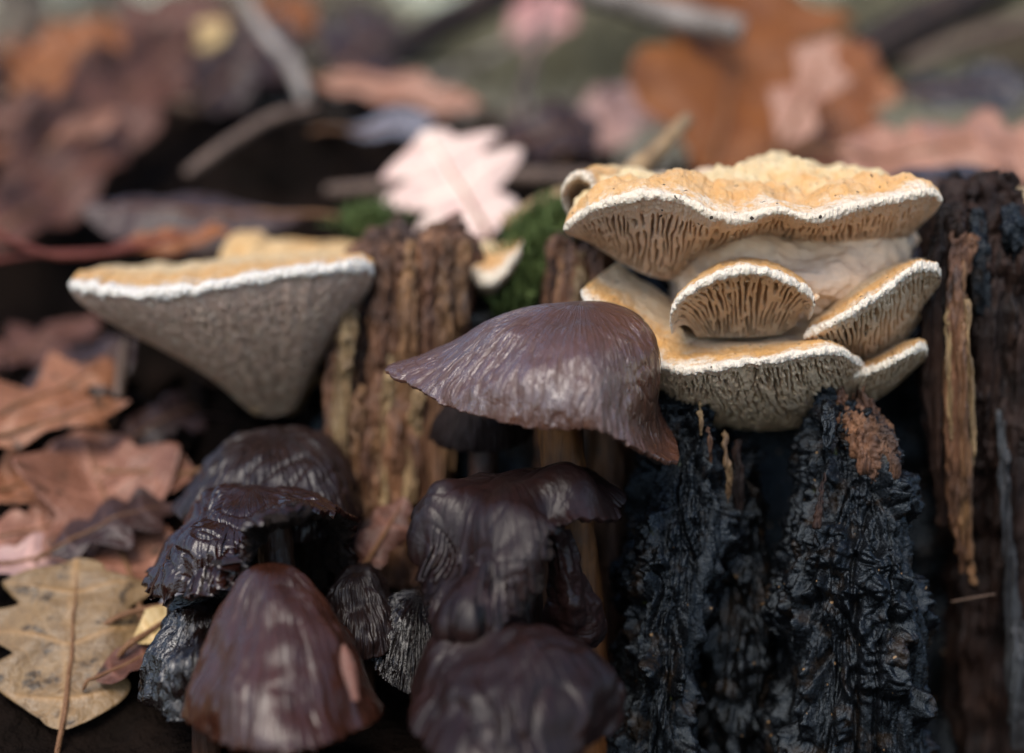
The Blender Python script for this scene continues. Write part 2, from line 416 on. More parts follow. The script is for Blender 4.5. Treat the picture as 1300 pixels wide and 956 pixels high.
def resample(pts, n):
    pts = np.asarray(pts, float); t = np.linspace(0, 1, 600); c = spline(pts, t)
    L = np.concatenate([[0], np.cumsum(np.linalg.norm(np.diff(c, axis=0), axis=1))]); tt = np.interp(np.linspace(0, L[-1], n), L, t)
    return tt, L[-1]
def shelf_mesh(Mp, Up, Lp, rho=0.0014, back=(0, 0.03, -0.012), top_lift=0.004, belly=0.002, pitch=0.0011, gdepth=0.0018,
               warp=0.5, maze=0.0, bump=0.0012, bumpf=90, gstart=0.16, nt=700, seed=0.0, frill=0.0004, gend=1.0):
    Mp, Up, Lp = PP(Mp), PP(Up), PP(Lp)
    tt, L = resample(Mp, nt); Mc = spline(Mp, tt); Uc = spline(Up, tt); Lc = spline(Lp, tt)
    Mc = Mc + uv3(0.5 * perlin(uv3(tt * 30, tt * 0 + seed, 0 * tt)), perlin(uv3(tt * 33, tt * 0 + seed + 3, 0 * tt)), perlin(uv3(tt * 28, tt * 0 + seed + 8, 0 * tt))) * frill
    x = np.linspace(0, 1, nt)
    endf = np.clip(np.minimum(x, 1 - x) / 0.02, 0, 1) ** 0.5
    e1 = Mc - Uc; e1[:, 2] = 0; l = np.linalg.norm(e1, axis=1)[:, None]; l[l < 1e-6] = 1; e1 = e1 / l
    e1 = np.stack([np.convolve(np.pad(e1[:, k], 20, mode='edge'), np.ones(41) / 41, 'valid') for k in range(3)], 1)
    up = np.array((0, 0, 1.0))
    rh = (rho * (0.35 + 0.65 * endf) * (1 + 0.45 * perlin(uv3(tt * 9, 0 * tt + seed, 0 * tt + 5))))[:, None]
    mt = Mc - e1 * rh + up * rh; mb = Mc - e1 * rh - up * rh
    B = Uc + np.array(back)
    rows, sec = [], []
    for s in np.linspace(0, 1, 10)[:-1]: rows.append(B + (Uc - B) * s); sec.append(-1 + s)
    for s in np.linspace(0, 1, 46)[:-1]:
        c1 = Uc * 0.5 + mt * 0.5 + up * top_lift
        p = (1 - s) ** 2 * Uc + 2 * (1 - s) * s * c1 + s * s * mt
        rows.append(p); sec.append(s)
    cen = Mc - e1 * rh
    for s in np.linspace(0, 1, 16)[:-1]:
        a = math.pi / 2 - math.pi * s
        rows.append(cen + e1 * rh * math.cos(a) + up * rh * math.sin(a)); sec.append(1 + s)
    for s in np.linspace(0, 1, 70):
        c1 = Lc * 0.45 + mb * 0.55 - up * belly - e1 * (-belly * 0.5)
        p = (1 - s) ** 2 * mb + 2 * (1 - s) * s * c1 + s * s * Lc
        rows.append(p); sec.append(2 + s)
    G = np.stack(rows, 1); sec = np.array(sec)
    N = grid_normals(G)
    mid = G[nt // 2]; 
    if N[nt // 2, 12:40, 2].mean() < 0: N = -N
    q = x * L
    se = sec[None]
    d = bump * fbm(G * bumpf + seed, 4) * sstep(-0.6, 0.1, se) * (1 - sstep(0.75, 1.0, se))
    d += bump * 0.28 * (0.6 - worley(G * 420 + seed)) * sstep(-0.6, 0.1, se) * (1 - sstep(0.6, 0.95, se))
    d += 0.00025 * fbm(G * 1100 + seed, 2) * sstep(0.2, 0.8, se) * (1 - sstep(2.1, 2.3, se))
    d += 0.00020 * perlin(uv3(q[:, None] * 1700, se * 2.0, seed + 0 * se)) * sstep(1.0, 1.3, se) * (1 - sstep(2.0, 2.3, se))
    ph = q[:, None] / pitch + warp * fbm(uv3(q[:, None] * 420, se * 3.5, seed + 0 * se), 3) + maze * fbm(G * 900, 2) + 0.8 * fbm(uv3(q[:, None] * 90, se * 1.0, seed + 5 + 0 * se), 2)
    gv = np.abs((ph % 1) - 0.5) * 2                        # 0 middle of the groove, 1 ridge
    grv = 1 - sstep(0.36, 0.55, gv)
    br = sstep(-0.35, 0.0, fbm(uv3(q[:, None] / pitch * 0.5, se * (7 + 12 * maze), seed + 9 + 0 * se), 2))
    jit = gstart * (1 + 0.5 * perlin(uv3(q[:, None] * 900, 0 * se, seed + 0 * se)))
    d -= gdepth * grv * br * sstep(2 + jit * 0.6, 2 + jit * 1.7, se) * (1 - sstep(2.0 + gend * 0.97, 2.0 + gend, se)) * sstep(.03, .12, np.minimum(x, 1 - x))[:, None]
    d *= endf[:, None]
    G = G + N * d[..., None]
    return G, np.broadcast_to(se, G.shape[:2])
def shelf(name, parent, mat, *a, **k):
    G, sec = shelf_mesh(*a, **k)
    nt_, ns_, _ = G.shape
    cut = 9 + 45 + 15 + 4
    top = mesh_obj(name, G[:, :cut + 1].reshape(-1, 3), grid_faces(nt_, cut + 1), mat, parent, attrs={'sec': sec[:, :cut + 1].ravel()})
    lam = mesh_obj('pore_surface', G[:, cut:].reshape(-1, 3), grid_faces(nt_, ns_ - cut), mat, top, attrs={'sec': sec[:, cut:].ravel()})
    lam['kind'] = 'stuff'
    return top

def leaf_mesh(L=0.06, W=0.022, lobes=4, kind='round', depth=0.5, sweep=0.35, curl=0.0, cup=0.0, wave=0.003, wavef=60, seed=0.0, twist=0.0, nu=120, nv=26, thick=0.00015):
    u = np.linspace(0.0, 1, nu)
    def half(side):
        ph = (u * lobes + 0.15 * side + 0.12 * perlin(uv3(u * 4, 0 * u + seed, 0 * u + side)))
        if kind == 'round': lo = (1 - depth) + depth * (0.5 - 0.5 * np.cos(2 * math.pi * ph)) ** 0.6
        elif kind == 'point': lo = (1 - depth) + depth * (1 - np.abs(2 * (ph % 1) - 1)) ** 1.3 * 1.25
        else: lo = 1 + 0 * u
        if kind in ('plain', 'point'): lo = lo * (1 + 0.05 * perlin(uv3(u * 25, 0 * u + seed, 0 * u + 3)))
        env = np.sin(math.pi * np.clip(u, 0, 1) ** 0.85) ** 0.62 * (0.75 + 0.35 * u)
        return np.maximum(W * env * lo, 0.0002 + 0.0006 * (1 - u))
    v = np.linspace(-1, 1, nv)
    hw = np.where(v[None] < 0, half(-1)[:, None], half(1)[:, None])
    X = v[None] * hw; Y = u[:, None] * L + sweep * np.abs(X) * np.sin(math.pi * u[:, None])
    vein_ph = (u[:, None] * lobes * 1.0) % 1 - 0.5 if kind != 'plain' else (u[:, None] * 9) % 1 - 0.5
    sv = np.exp(-(vein_ph * (L / lobes if kind != 'plain' else L / 9) / 0.0006) ** 2) * (1 - np.abs(v[None]) * 0.6)
    sv = np.maximum(sv, np.exp(-(X / 0.0007) ** 2))
    Z = cup * X ** 2 / W + wave * fbm(uv3(X * wavef, Y * wavef, 0 * X + seed), 3) + 0.0003 * sv
    Z = Z + wave * 0.8 * np.sin(Y * wavef * 4.5 + seed + np.sign(X)) * (np.abs(X) / W) ** 2
    a = twist * (u[:, None] - 0.3)
    X2 = X * np.cos(a) - Z * np.sin(a); Z = X * np.sin(a) + Z * np.cos(a); X = X2
    if abs(curl) > 1e-4:                                   # bend along the length by angle curl
        r = L / curl; ang = Y / r; Y, Z = (r - Z) * np.sin(ang), r - (r - Z) * np.cos(ang)
    top = uv3(X, Y, Z)
    N = grid_normals(top)
    if N[..., 2].mean() < 0: N = -N
    bot = top - N * thick
    G = np.concatenate([top, bot[:, ::-1]], 1)
    uv = np.zeros(G.shape[:2] + (2,)); uv[..., 0] = u[:, None]; uv[:, :nv, 1] = v; uv[:, nv:, 1] = v[::-1]
    svf = np.concatenate([sv, sv[:, ::-1]], 1)
    mid = top[:, nv // 2] + N[:, nv // 2] * 0.0001
    return G, uv, svf, mid
def put_leaf(label, base, tip, normal, mat, name='oak_leaf', group=None, width=0.4, stalk=0.012, srad=0.0007, smat=None, **kw):
    A = P(*base); B = P(*tip); ax = B - A; L = np.linalg.norm(ax); ax /= L
    nrm = np.array(normal, float); nrm -= ax * nrm.dot(ax); nrm /= np.linalg.norm(nrm); sx = np.cross(ax, nrm)
    G, uv, sv, mid = leaf_mesh(L=L, W=L * width, **kw)
    # keep chord between base and tip after bending
    tipl = mid[-1]; sc = L / max(np.linalg.norm(tipl), 1e-6)
    ey = tipl / np.linalg.norm(tipl); ez = np.cross((1, 0, 0), ey); Rl = np.stack([(1, 0, 0), ey, ez], 0)
    tf = lambda X: ((X @ Rl.T) * sc) @ np.stack([sx, ax, nrm], 0) + A
    V = tf(G.reshape(-1, 3)); nu, nv2, _ = G.shape
    o = mesh_obj(name, V, np.concatenate([grid_faces(nu, nv2, wv=True)]), mat, None, attrs={'vein': sv.ravel()}, uv=uv.reshape(-1, 2), origin=A)
    tag(o, label, 'leaf', group)
    if stalk:
        m = tf(mid); d = m[3] - m[0]; d /= np.linalg.norm(d)
        pts = np.concatenate([[A - d * stalk - nrm * 0.002, A - d * stalk * 0.5], m[::12]])
        so = build('stalk', tube(pts, [srad, srad, srad * 0.8, srad * 0.5, srad * 0.2], 8, 50), smat or MT['stalk'], o)
    return o

exec_parts = []
MT = {}

# ------------------------------------------------------------------ material set
MT['gill'] = mat_plain('mushroom_gill', (0.012, 0.006, 0.004), (0.03, 0.015, 0.009), 300, 0.7)
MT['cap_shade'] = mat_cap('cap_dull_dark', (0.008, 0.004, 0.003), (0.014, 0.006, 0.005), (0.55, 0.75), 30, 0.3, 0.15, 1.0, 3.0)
MT['stem'] = mat_wood('stem_fibre', (0.20, 0.075, 0.018), (0.13, 0.046, 0.012), (0.04, 0.015, 0.006), 1.0, 0.55, 0.4)
MT['stem_dark'] = mat_wood('stem_dark_fibre', (0.035, 0.013, 0.007), (0.055, 0.02, 0.009), (0.012, 0.006, 0.004), 1.0, 0.5, 0.4)
MT['cap_main'] = mat_cap('cap_chestnut', (0.070, 0.024, 0.011), (0.105, 0.042, 0.025), (0.20, 0.55), 70, 0.6, 0.7, 0.0, 7.0, 1.0, 0.2)
MT['cap_wet'] = mat_cap('cap_wet_brown', (0.013, 0.0038, 0.0024), (0.024, 0.0075, 0.0048), (0.16, 0.36), 40, 0.38, 0.6, 3.0, 6.0)
MT['cap_dome'] = mat_cap('cap_smooth_brown', (0.034, 0.010, 0.005), (0.055, 0.018, 0.010), (0.16, 0.34), 40, 0.35, 0.5, 5.0, 2.0)
MT['cap_black'] = mat_cap('cap_striped_black', (0.005, 0.003, 0.0025), (0.012, 0.006, 0.005), (0.14, 0.32), 60, 1.0, 0.8, 7.0, 5.0)
MT['cap_grey'] = mat_cap('cap_matte_purple', (0.011, 0.0048, 0.0042), (0.022, 0.0095, 0.008), (0.28, 0.5), 34, 0.4, 0.26, 9.0, 3.0)
MT['cap_back'] = mat_cap('cap_dull_brown', (0.012, 0.006, 0.005), (0.024, 0.012, 0.010), (0.28, 0.5), 40, 0.5, 0.4, 2.0, 3.0)
MT['bracket'] = mat_bracket('bracket_orange', (0.72, 0.53, 0.28), (0.70, 0.38, 0.14), (0.80, 0.68, 0.53), (0.78, 0.58, 0.42), (0.70, 0.49, 0.34))
MT['bracket_low'] = mat_bracket('bracket_low_orange', (0.74, 0.56, 0.36), (0.70, 0.38, 0.13), (0.80, 0.70, 0.57), (0.80, 0.57, 0.37), (0.68, 0.46, 0.28))
MT['bracket_left'] = mat_bracket('bracket_grey_brown', (0.60, 0.42, 0.22), (0.62, 0.33, 0.11), (0.76, 0.70, 0.62), (0.66, 0.45, 0.34), (0.42, 0.27, 0.18))
MT['wood'] = mat_wood('rotten_wood', (0.26, 0.135, 0.055), (0.15, 0.07, 0.032), (0.035, 0.018, 0.011), 0.8)
MT['wood_pale'] = mat_wood('pale_rotten_wood', (0.36, 0.25, 0.12), (0.22, 0.13, 0.06), (0.05, 0.026, 0.014), 0.8)
MT['wood_dark'] = mat_wood('dark_rotten_wood', (0.034, 0.016, 0.010), (0.018, 0.009, 0.007), (0.005, 0.0035, 0.003), 0.8, spec=0.2)
MT['wood_red'] = mat_wood('reddish_rotten_wood', (0.22, 0.10, 0.045), (0.10, 0.042, 0.022), (0.02, 0.011, 0.008), 0.8)
MT['char'] = mat_char('charred_crust')
MT['lichen'] = mat_wood('lichen_grey_wood', (0.055, 0.06, 0.065), (0.02, 0.02, 0.022), (0.012, 0.010, 0.010), 0.8)
MT['char_dark'] = mat_char('charred_dark', (0.0015, 0.0014, 0.0014), (0.004, 0.0035, 0.0035))
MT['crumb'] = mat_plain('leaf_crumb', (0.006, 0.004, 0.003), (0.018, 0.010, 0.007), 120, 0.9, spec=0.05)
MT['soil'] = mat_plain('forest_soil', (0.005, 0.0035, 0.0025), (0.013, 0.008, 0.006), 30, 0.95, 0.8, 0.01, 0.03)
MT['stalk'] = mat_plain('leaf_stalk', (0.16, 0.07, 0.03), (0.26, 0.13, 0.06), 200, 0.5)
MT['stalk_red'] = mat_plain('leaf_stalk_red', (0.14, 0.03, 0.02), (0.2, 0.05, 0.03), 200, 0.4)
MT['stick_dark'] = mat_wood('stick_dark', (0.05, 0.032, 0.024), (0.03, 0.02, 0.017), (0.012, 0.009, 0.008), 0.4, spec=0.12)
MT['stick_grey'] = mat_wood('stick_grey', (0.34, 0.29, 0.25), (0.24, 0.20, 0.17), (0.09, 0.07, 0.055), 0.5)
MT['stick_pale'] = mat_wood('stick_pale', (0.42, 0.28, 0.14), (0.32, 0.2, 0.09), (0.14, 0.08, 0.04), 0.5)
MT['stick_brown'] = mat_wood('stick_brown', (0.19, 0.12, 0.085), (0.13, 0.08, 0.055), (0.05, 0.03, 0.02), 0.5)
MT['moss'] = mat_plain('moss', (0.055, 0.085, 0.018), (0.11, 0.15, 0.04), 200, 0.6)
MT['grass'] = mat_plain('grass', (0.20, 0.18, 0.11), (0.32, 0.28, 0.19), 4, 0.7)
MT['bark'] = mat_wood('tree_bark', (0.13, 0.105, 0.085), (0.08, 0.065, 0.052), (0.03, 0.025, 0.02), 0.02)
MT['foliage'] = mat_plain('foliage_olive', (0.18, 0.16, 0.09), (0.30, 0.26, 0.17), 5, 0.6)
MT['foliage_tan'] = mat_plain('foliage_tan', (0.26, 0.20, 0.13), (0.36, 0.30, 0.22), 5, 0.6)

# ------------------------------------------------------------------ ground
def gz(x, y):
    x = np.asarray(x, float); y = np.asarray(y, float)
    z = np.interp(y, [-0.4, -0.08, 0.0, 0.05, 0.10, 0.16, 0.22, 0.32, 0.5, 0.9, 2.0, 6.0], [0.02, 0.045, 0.066, 0.090, 0.118, 0.138, 0.150, 0.155, 0.13, 0.06, 0.0, 0.0])
    side = np.exp(-(x / 1.2) ** 2)
    z = z * (0.35 + 0.65 * side)
    z = z + 0.034 * np.exp(-((y - .37) / .09) ** 2) * np.exp(-((x + .17) / .17) ** 4)
    z = z + 0.085 * np.exp(-((y - .60) / .13) ** 2) * np.exp(-((x + .27) / .22) ** 4)
    z = z - 0.055 * np.exp(-(((x + 0.085) / 0.09) ** 2 + ((y - 0.17) / 0.05) ** 2))
    z = z - 0.05 * sstep(0.0, 0.05, x) * (1 - sstep(0.02, 0.09, y)) * np.exp(-(x / 1.2) ** 2)
    near = np.exp(-((x / 1.5) ** 2 + (y / 1.5) ** 2))
    z = z + near * (0.006 * perlin(uv3(x * 18, y * 18, 0 * x)) + 0.003 * fbm(uv3(x * 60, y * 60, 0 * x), 3))
    z = z + (1 - near) * 0.05 * perlin(uv3(x * 0.4, y * 0.4, 0 * x + 4))
    return z
s_ = np.linspace(-1, 1, 381)
ax_ = np.sign(s_) * (0.55 * np.abs(s_) + 150 * np.abs(s_) ** 9)
gx, gy = np.meshgrid(ax_, ax_ + 0.1, indexing='ij')
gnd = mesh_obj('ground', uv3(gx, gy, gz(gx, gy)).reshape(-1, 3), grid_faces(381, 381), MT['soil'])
gnd['kind'] = 'structure'

# ------------------------------------------------------------------ rotten stump
SB = np.array((0.05, 0.09, 0.06))
stump = thing('rotten_stump', 'blackened rotten tree stump with upright splinters of brown wood', 'stump', SB)
def fibre(G, amp=0.0012, f=300, st=0.05, seed=0.0):
    return amp * fbm(G * np.array((f, f, f * st)) + seed, 5, 0.6)
def crust(G, seed=0.0, a=1.0, knob=260):
    Gw = G + 0.0012 * uv3(perlin(G * 300 + 1), perlin(G * 300 + 7), perlin(G * 300 + 13))
    w1 = worley(Gw * np.array((1, 1, .75)) * knob + seed); w2 = worley(Gw * knob * 2.5 + seed + 5); w3 = worley(Gw * knob * 5 + seed)
    m = sstep(-0.1, 0.25, fbm(G * np.array((95, 95, 60)) + seed + 3, 3))
    k = 0.0036 * (0.8 - np.minimum(w1, 1.0) ** 1.5) + 0.0015 * (0.7 - np.minimum(w2, 1.0))
    return a * (m * (k + .0008) + (1 - m) * fibre(G, 0.0016, 380, 0.09, seed) + 0.0022 * fbm(G * np.array((80, 80, 45)) + seed, 3) - (1 - m) * 0.0010 - 0.0020 + .0005 * (0.35 - np.abs(perlin(G * np.array((330, 330, 26)) + seed)) * 1.6) - .0016 * np.clip(1 - np.abs(perlin(G * np.array((120, 120, 28)) + seed + 4)) / .1, 0, 1))
build('stump_core', column([(322, 600, 1000, .105, .02), (330, 470, 1250, .105, .035), (345, 420, 1330, .105, .045), (420, 400, 1380, .10, .052), (560, 385, 1420, .10, .055), (760, 340, 1450, .10, .06), (1000, 300, 1480, .10, .07), (1400, 300, 1500, .10, .07)],
      260, 160, 3.0, disp=lambda G, N: fibre(G, .004, 110, .1, 3) + 0.004 * fbm(G * 40, 3)), MT['char_dark'], stump)

# left brown pillar: a body with splinters standing proud of it
build('wood_pillar', column([(298, 470, 590, .070, .006), (306, 462, 600, .068, .012), (345, 440, 598, .066, .016), (420, 428, 590, .064, .018), (520, 425, 580, .062, .019), (620, 420, 570, .06, .02), (760, 410, 575, .058, .022), (960, 400, 580, .056, .025)],
      260, 220, 3.0, disp=lambda G, N: fibre(G, .0028, 260, .045, 1) + fibre(G, .001, 700, .04, 8), top_jag=0.006, seed=2.0), MT['wood_red'], stump)
def splinter(name, pts, w, mat, thick=0.5, seed=0.0, amp=0.0006, parent=stump, nv=110, nu=44, f=420):
    """pts: (px, py, depth) from the top down; w: half widths in photo pixels"""
    q = PP(pts); px = 0.000153
    rad = [x * px for x in w]
    def dp(G, N): return fibre(G, amp * 1.3, f, .04, seed) + 0.4 * amp * fbm(G * 260 + seed, 3) + 1.6 * amp * (.3 - np.abs(perlin(G * np.array((900, 900, 22)) + seed)) * 1.6)
    return build(name, tube(q, rad, nu, nv, disp=dp, flat=thick), mat, parent)
for i, (x0, y0, x1, y1, d, w, mt) in enumerate([
        (443, 352, 432, 640, .046, 9, 'wood_pale'), (466, 372, 452, 700, .049, 8, 'wood_dark'), (487, 325, 470, 690, .047, 9, 'wood_red'),
        (506, 316, 500, 650, .050, 7, 'wood_red'), (523, 304, 512, 700, .046, 10, 'wood'), (545, 306, 536, 660, .048, 9, 'wood_red'),
        (566, 302, 556, 690, .047, 10, 'wood'), (588, 305, 570, 600, .050, 9, 'wood'), (430, 420, 424, 560, .049, 7, 'wood_red'),
        (456, 470, 448, 660, .045, 6, 'wood'), (497, 420, 486, 660, .0455, 7, 'wood_pale'), (533, 460, 522, 640, .0445, 7, 'wood_pale'), (478, 520, 470, 660, .045, 6, 'wood')]):
    xm = (x0 + x1) / 2 + random.uniform(-4, 4)
    splinter('splinter', [(x0, y0, d + .003), (x0 * .7 + x1 * .3, y0 * .7 + y1 * .3, d - .003), (xm - 3, (y0 + y1) / 2, d - .002), (x1, y1, d - .005)], [w * .7, w * 1.25, w * 1.4, w * 1.2], MT[mt], .7, i * 3.1, amp=.0009)
# wood between the fungi
build('wood_block', column([(306, 700, 762, .056, .006), (318, 697, 772, .056, .010), (350, 697, 775, .055, .013), (420, 690, 790, .054, .014), (600, 680, 800, .052, .016), (900, 670, 800, .05, .02)],
      160, 140, 3.0, disp=lambda G, N: fibre(G, .002, 260, .05, 21), top_jag=.004, seed=5.0), MT['wood_red'], stump)
for i, (x0, y0, x1, y1, d, w, mt) in enumerate([(715, 318, 712, 420, .043, 8, 'wood'), (735, 322, 733, 420, .041, 9, 'wood_pale'), (757, 318, 756, 420, .042, 9, 'wood_red'), (703, 322, 700, 420, .044, 6, 'wood_dark')]):
    splinter('splinter', [(x0, y0, d + .004), (x0, y0 * .6 + y1 * .4, d), (x1, y1, d)], [w * .6, w, w], MT[mt], .6, 40 + i * 2.3)

# right slab
build('charred_slab', column([(243, 1206, 1262, .048, .006), (252, 1195, 1282, .046, .012), (280, 1190, 1290, .045, .016), (330, 1186, 1300, .044, .018), (420, 1185, 1310, .043, .018), (520, 1188, 1318, .042, .018), (590, 1196, 1330, .042, .016), (760, 1200, 1345, .045, .016), (1000, 1195, 1360, .045, .018)],
      260, 240, 3.0, disp=lambda G, N: fibre(G, .0026, 230, .05, 31) + 0.0026 * fbm(G * 110 + 4, 4) + fibre(G, .001, 700, .05, 9), top_jag=.006, seed=9.0), MT['wood_dark'], stump)
for i, (pts, w, mt) in enumerate([
        ([(1200, 262, .030), (1190, 330, .025), (1186, 430, .022), (1192, 560, .022), (1200, 668, .024)], [9, 14, 15, 13, 7], 'wood_dark'),
        ([(1186, 300, .028), (1180, 380, .026), (1178, 480, .026), (1184, 600, .027)], [6, 9, 9, 4], 'wood_dark'),
        ([(1216, 288, .026), (1212, 360, .021), (1210, 450, .018), (1213, 540, .018), (1216, 640, .019), (1222, 728, .021)], [6, 10, 12, 13, 12, 4], 'wood_red'),
        ([(1223, 320, .024), (1224, 420, .018), (1222, 480, .016), (1226, 560, .016), (1226, 660, .018), (1236, 742, .020)], [3, 5, 6, 7, 8, 2], 'wood'),
        ([(1206, 380, .020), (1205, 460, .017), (1207, 560, .017)], [3, 5, 3], 'wood_pale'),
        ([(1228, 380, .020), (1231, 450, .017), (1234, 540, .017), (1232, 600, .018)], [2, 4, 4, 2], 'wood_pale'),
        ([(1262, 300, .030), (1258, 400, .026), (1256, 500, .026), (1252, 590, .028)], [10, 16, 18, 12], 'wood_dark'),
        ([(1240, 268, .032), (1243, 320, .027), (1246, 400, .026)], [10, 14, 8], 'char'),
        ([(1215, 262, .032), (1214, 285, .026), (1216, 320, .026)], [9, 12, 6], 'wood_dark'),
        ([(1238, 300, .027), (1232, 318, .024), (1226, 345, .024)], [7, 8, 3], 'wood_red'),
        ([(1284, 262, .032), (1287, 290, .026), (1286, 330, .027)], [10, 16, 10], 'char'),
        ([(1288, 330, .030), (1292, 440, .026), (1296, 560, .026)], [8, 16, 14], 'wood_dark'),
        ([(1285, 470, .026), (1290, 600, .024), (1292, 740, .024), (1294, 900, .024)], [5, 9, 12, 14], 'wood_dark'),
        ([(1296, 790, .020), (1296, 850, .018), (1298, 950, .018)], [8, 14, 16], 'lichen'), ([(1272, 520, .025), (1276, 620, .022), (1282, 720, .021), (1286, 820, .021), (1290, 920, .021)], [4, 7, 8, 10, 11], 'lichen')]):
    splinter('splinter', pts, w, MT[mt], .6, 60 + i * 3.7, amp=.0007, nv=130)

# charred chunks
c1 = build('charred_chunk', column([(494, 838, 852, 0.0180, .003), (502, 832, 884, 0.0180, .007), (530, 832, 905, 0.0170, .010), (580, 826, 916, 0.0160, .013), (640, 808, 928, 0.0140, .015), (700, 796, 922, 0.0120, .016), (760, 782, 908, 0.0100, .017), (820, 782, 895, 0.0080, .018), (880, 776, 885, 0.0070, .019), (1000, 762, 905, 0.0050, .02), (1100, 755, 905, 0.0040, .022)],
      420, 420, 2.4, disp=lambda G, N: crust(G, 2.0), top_jag=.005, seed=1.0), MT['char'], stump)
c2 = build('charred_chunk', column([(509, 1045, 1064, 0.0140, .003), (516, 1038, 1090, 0.0130, .007), (545, 1030, 1122, 0.0120, .010), (580, 1020, 1138, 0.0110, .013), (620, 1016, 1150, 0.0100, .015), (660, 1004, 1156, 0.0090, .016), (700, 998, 1162, 0.0080, .017), (760, 986, 1172, 0.0060, .018), (820, 982, 1178, 0.0050, .019), (900, 978, 1178, 0.0040, .02), (1000, 958, 1186, 0.0030, .021), (1100, 952, 1190, 0.0020, .022)],
      460, 460, 2.4, disp=lambda G, N: crust(G, 8.0), top_jag=.004, seed=4.0), MT['char'], stump)
c3 = build('charred_chunk', column([(560, 915, 950, .03, .006), (600, 900, 965, .028, .010), (700, 885, 985, .026, .014), (820, 880, 990, .024, .016), (1100, 870, 1000, .02, .018)],
      200, 200, 2.4, disp=lambda G, N: crust(G, 14.0, .8), top_jag=.004, seed=6.0), MT['char_dark'], stump)
build('wood_patch', column([(516, 1066, 1092, .0125, .003), (522, 1064, 1112, .0105, .0045), (540, 1066, 1126, .0085, .0052), (565, 1074, 1134, .0062, .0050), (590, 1086, 1136, .0045, .0042), (606, 1098, 1134, .0045, .003), (620, 1112, 1130, .006, .002)],
      220, 160, 3.4, disp=lambda G, N: fibre(G, .0013, 380, .03, 77) + fibre(G, .0009, 1000, .03, 7), top_jag=.006, seed=7.0), MT['wood_red'], stump)
for i, (pts, w, mt) in enumerate([
        ([(888, 508, 0.0080), (889, 530, 0.0050), (890, 552, 0.0050)], [1.5, 2.5, 1.2], 'wood_pale'), ([(898, 540, 0.0060), (902, 560, 0.0040), (903, 590, 0.0050)], [2, 4, 3], 'wood_red'),
        ([(920, 545, 0.0080), (922, 580, 0.0050), (926, 600, 0.0050), (924, 640, 0.0070)], [1.5, 2.5, 3.2, 1.5], 'wood_pale'), ([(936, 560, 0.0120), (938, 610, 0.0090), (936, 660, 0.0100)], [3, 7, 5], 'wood_dark'),
        ([(1050, 510, 0.0060), (1052, 530, 0.0010), (1050, 570, -0.0020)], [6, 10, 6], 'char'), ([(1046, 600, -0.0040), (1042, 640, -0.0080), (1038, 670, -0.0095)], [2, 3, 2], 'wood_dark')]):
    splinter('splinter', pts, w, MT[mt], .5, 120 + i * 2.9, amp=.0005, nv=60)

# ------------------------------------------------------------------ right bracket cluster
br = thing('bracket_fungus', 'big tiered cream and orange bracket fungus with white wavy rims', 'fungus', P(960, 480, .05))
b_body = build('body', column([(222, 800, 1110, .052, .006), (240, 770, 1140, .05, .014), (290, 790, 1165, .046, .019), (318, 826, 1155, .043, .021), (345, 846, 1110, .040, .022), (375, 850, 1062, .038, .020), (410, 840, 1075, .042, .018), (460, 860, 1090, .052, .014), (510, 890, 1065, .054, .012), (530, 930, 1030, .056, .006)],
      240, 200, 2.2, disp=lambda G, N: .0036 * fbm(G * 75 + 2, 4) + .0005 * fbm(G * 600, 3)), None or mat_plain('bracket_body', (0.86, 0.62, 0.41), (0.88, 0.70, 0.52), 120, 0.8, 0.6, 0.001), br)
shelf('shelf', br, MT['bracket'],
    [(715, 291, .014), (750, 266, .008), (800, 252, .004), (835, 249, .003), (872, 257, .003), (905, 274, .002), (942, 279, .002), (988, 268, .003), (1037, 278, .003), (1085, 264, .006), (1140, 253, .010), (1180, 245, .014), (1197, 254, .018)],
    [(735, 262, .03), (770, 240, .035), (800, 232, .04), (840, 226, .045), (870, 220, .05), (905, 220, .05), (935, 212, .052), (965, 203, .055), (1000, 200, .055), (1040, 210, .05), (1085, 219, .045), (1130, 240, .035), (1175, 246, .03)],
    [(735, 300, .03), (770, 322, .03), (800, 340, .03), (830, 352, .028), (855, 354, .03), (880, 335, .035), (920, 318, .038), (970, 308, .04), (1020, 312, .04), (1070, 324, .04), (1120, 324, .04), (1150, 305, .035), (1180, 275, .03)],
    rho=.0010, top_lift=.0035, belly=.001, pitch=.00125, gdepth=.0026, bump=.0034, bumpf=80, gstart=.2, seed=1.0, nt=1100, warp=.55)
shelf('shelf_lobe', br, MT['bracket'],
    [(722, 272, .032), (713, 252, .029), (717, 234, .028), (732, 222, .028), (748, 230, .027), (753, 250, .026)],
    [(765, 262, .055), (765, 240, .055), (775, 226, .055), (795, 217, .055), (830, 222, .055), (840, 240, .055)],
    [(738, 266, .045), (738, 262, .046), (740, 258, .047), (744, 256, .047), (748, 256, .046), (750, 258, .045)],
    rho=.0009, top_lift=.002, belly=0, pitch=.001, gdepth=.0004, bump=.001, seed=2.0, nt=260)
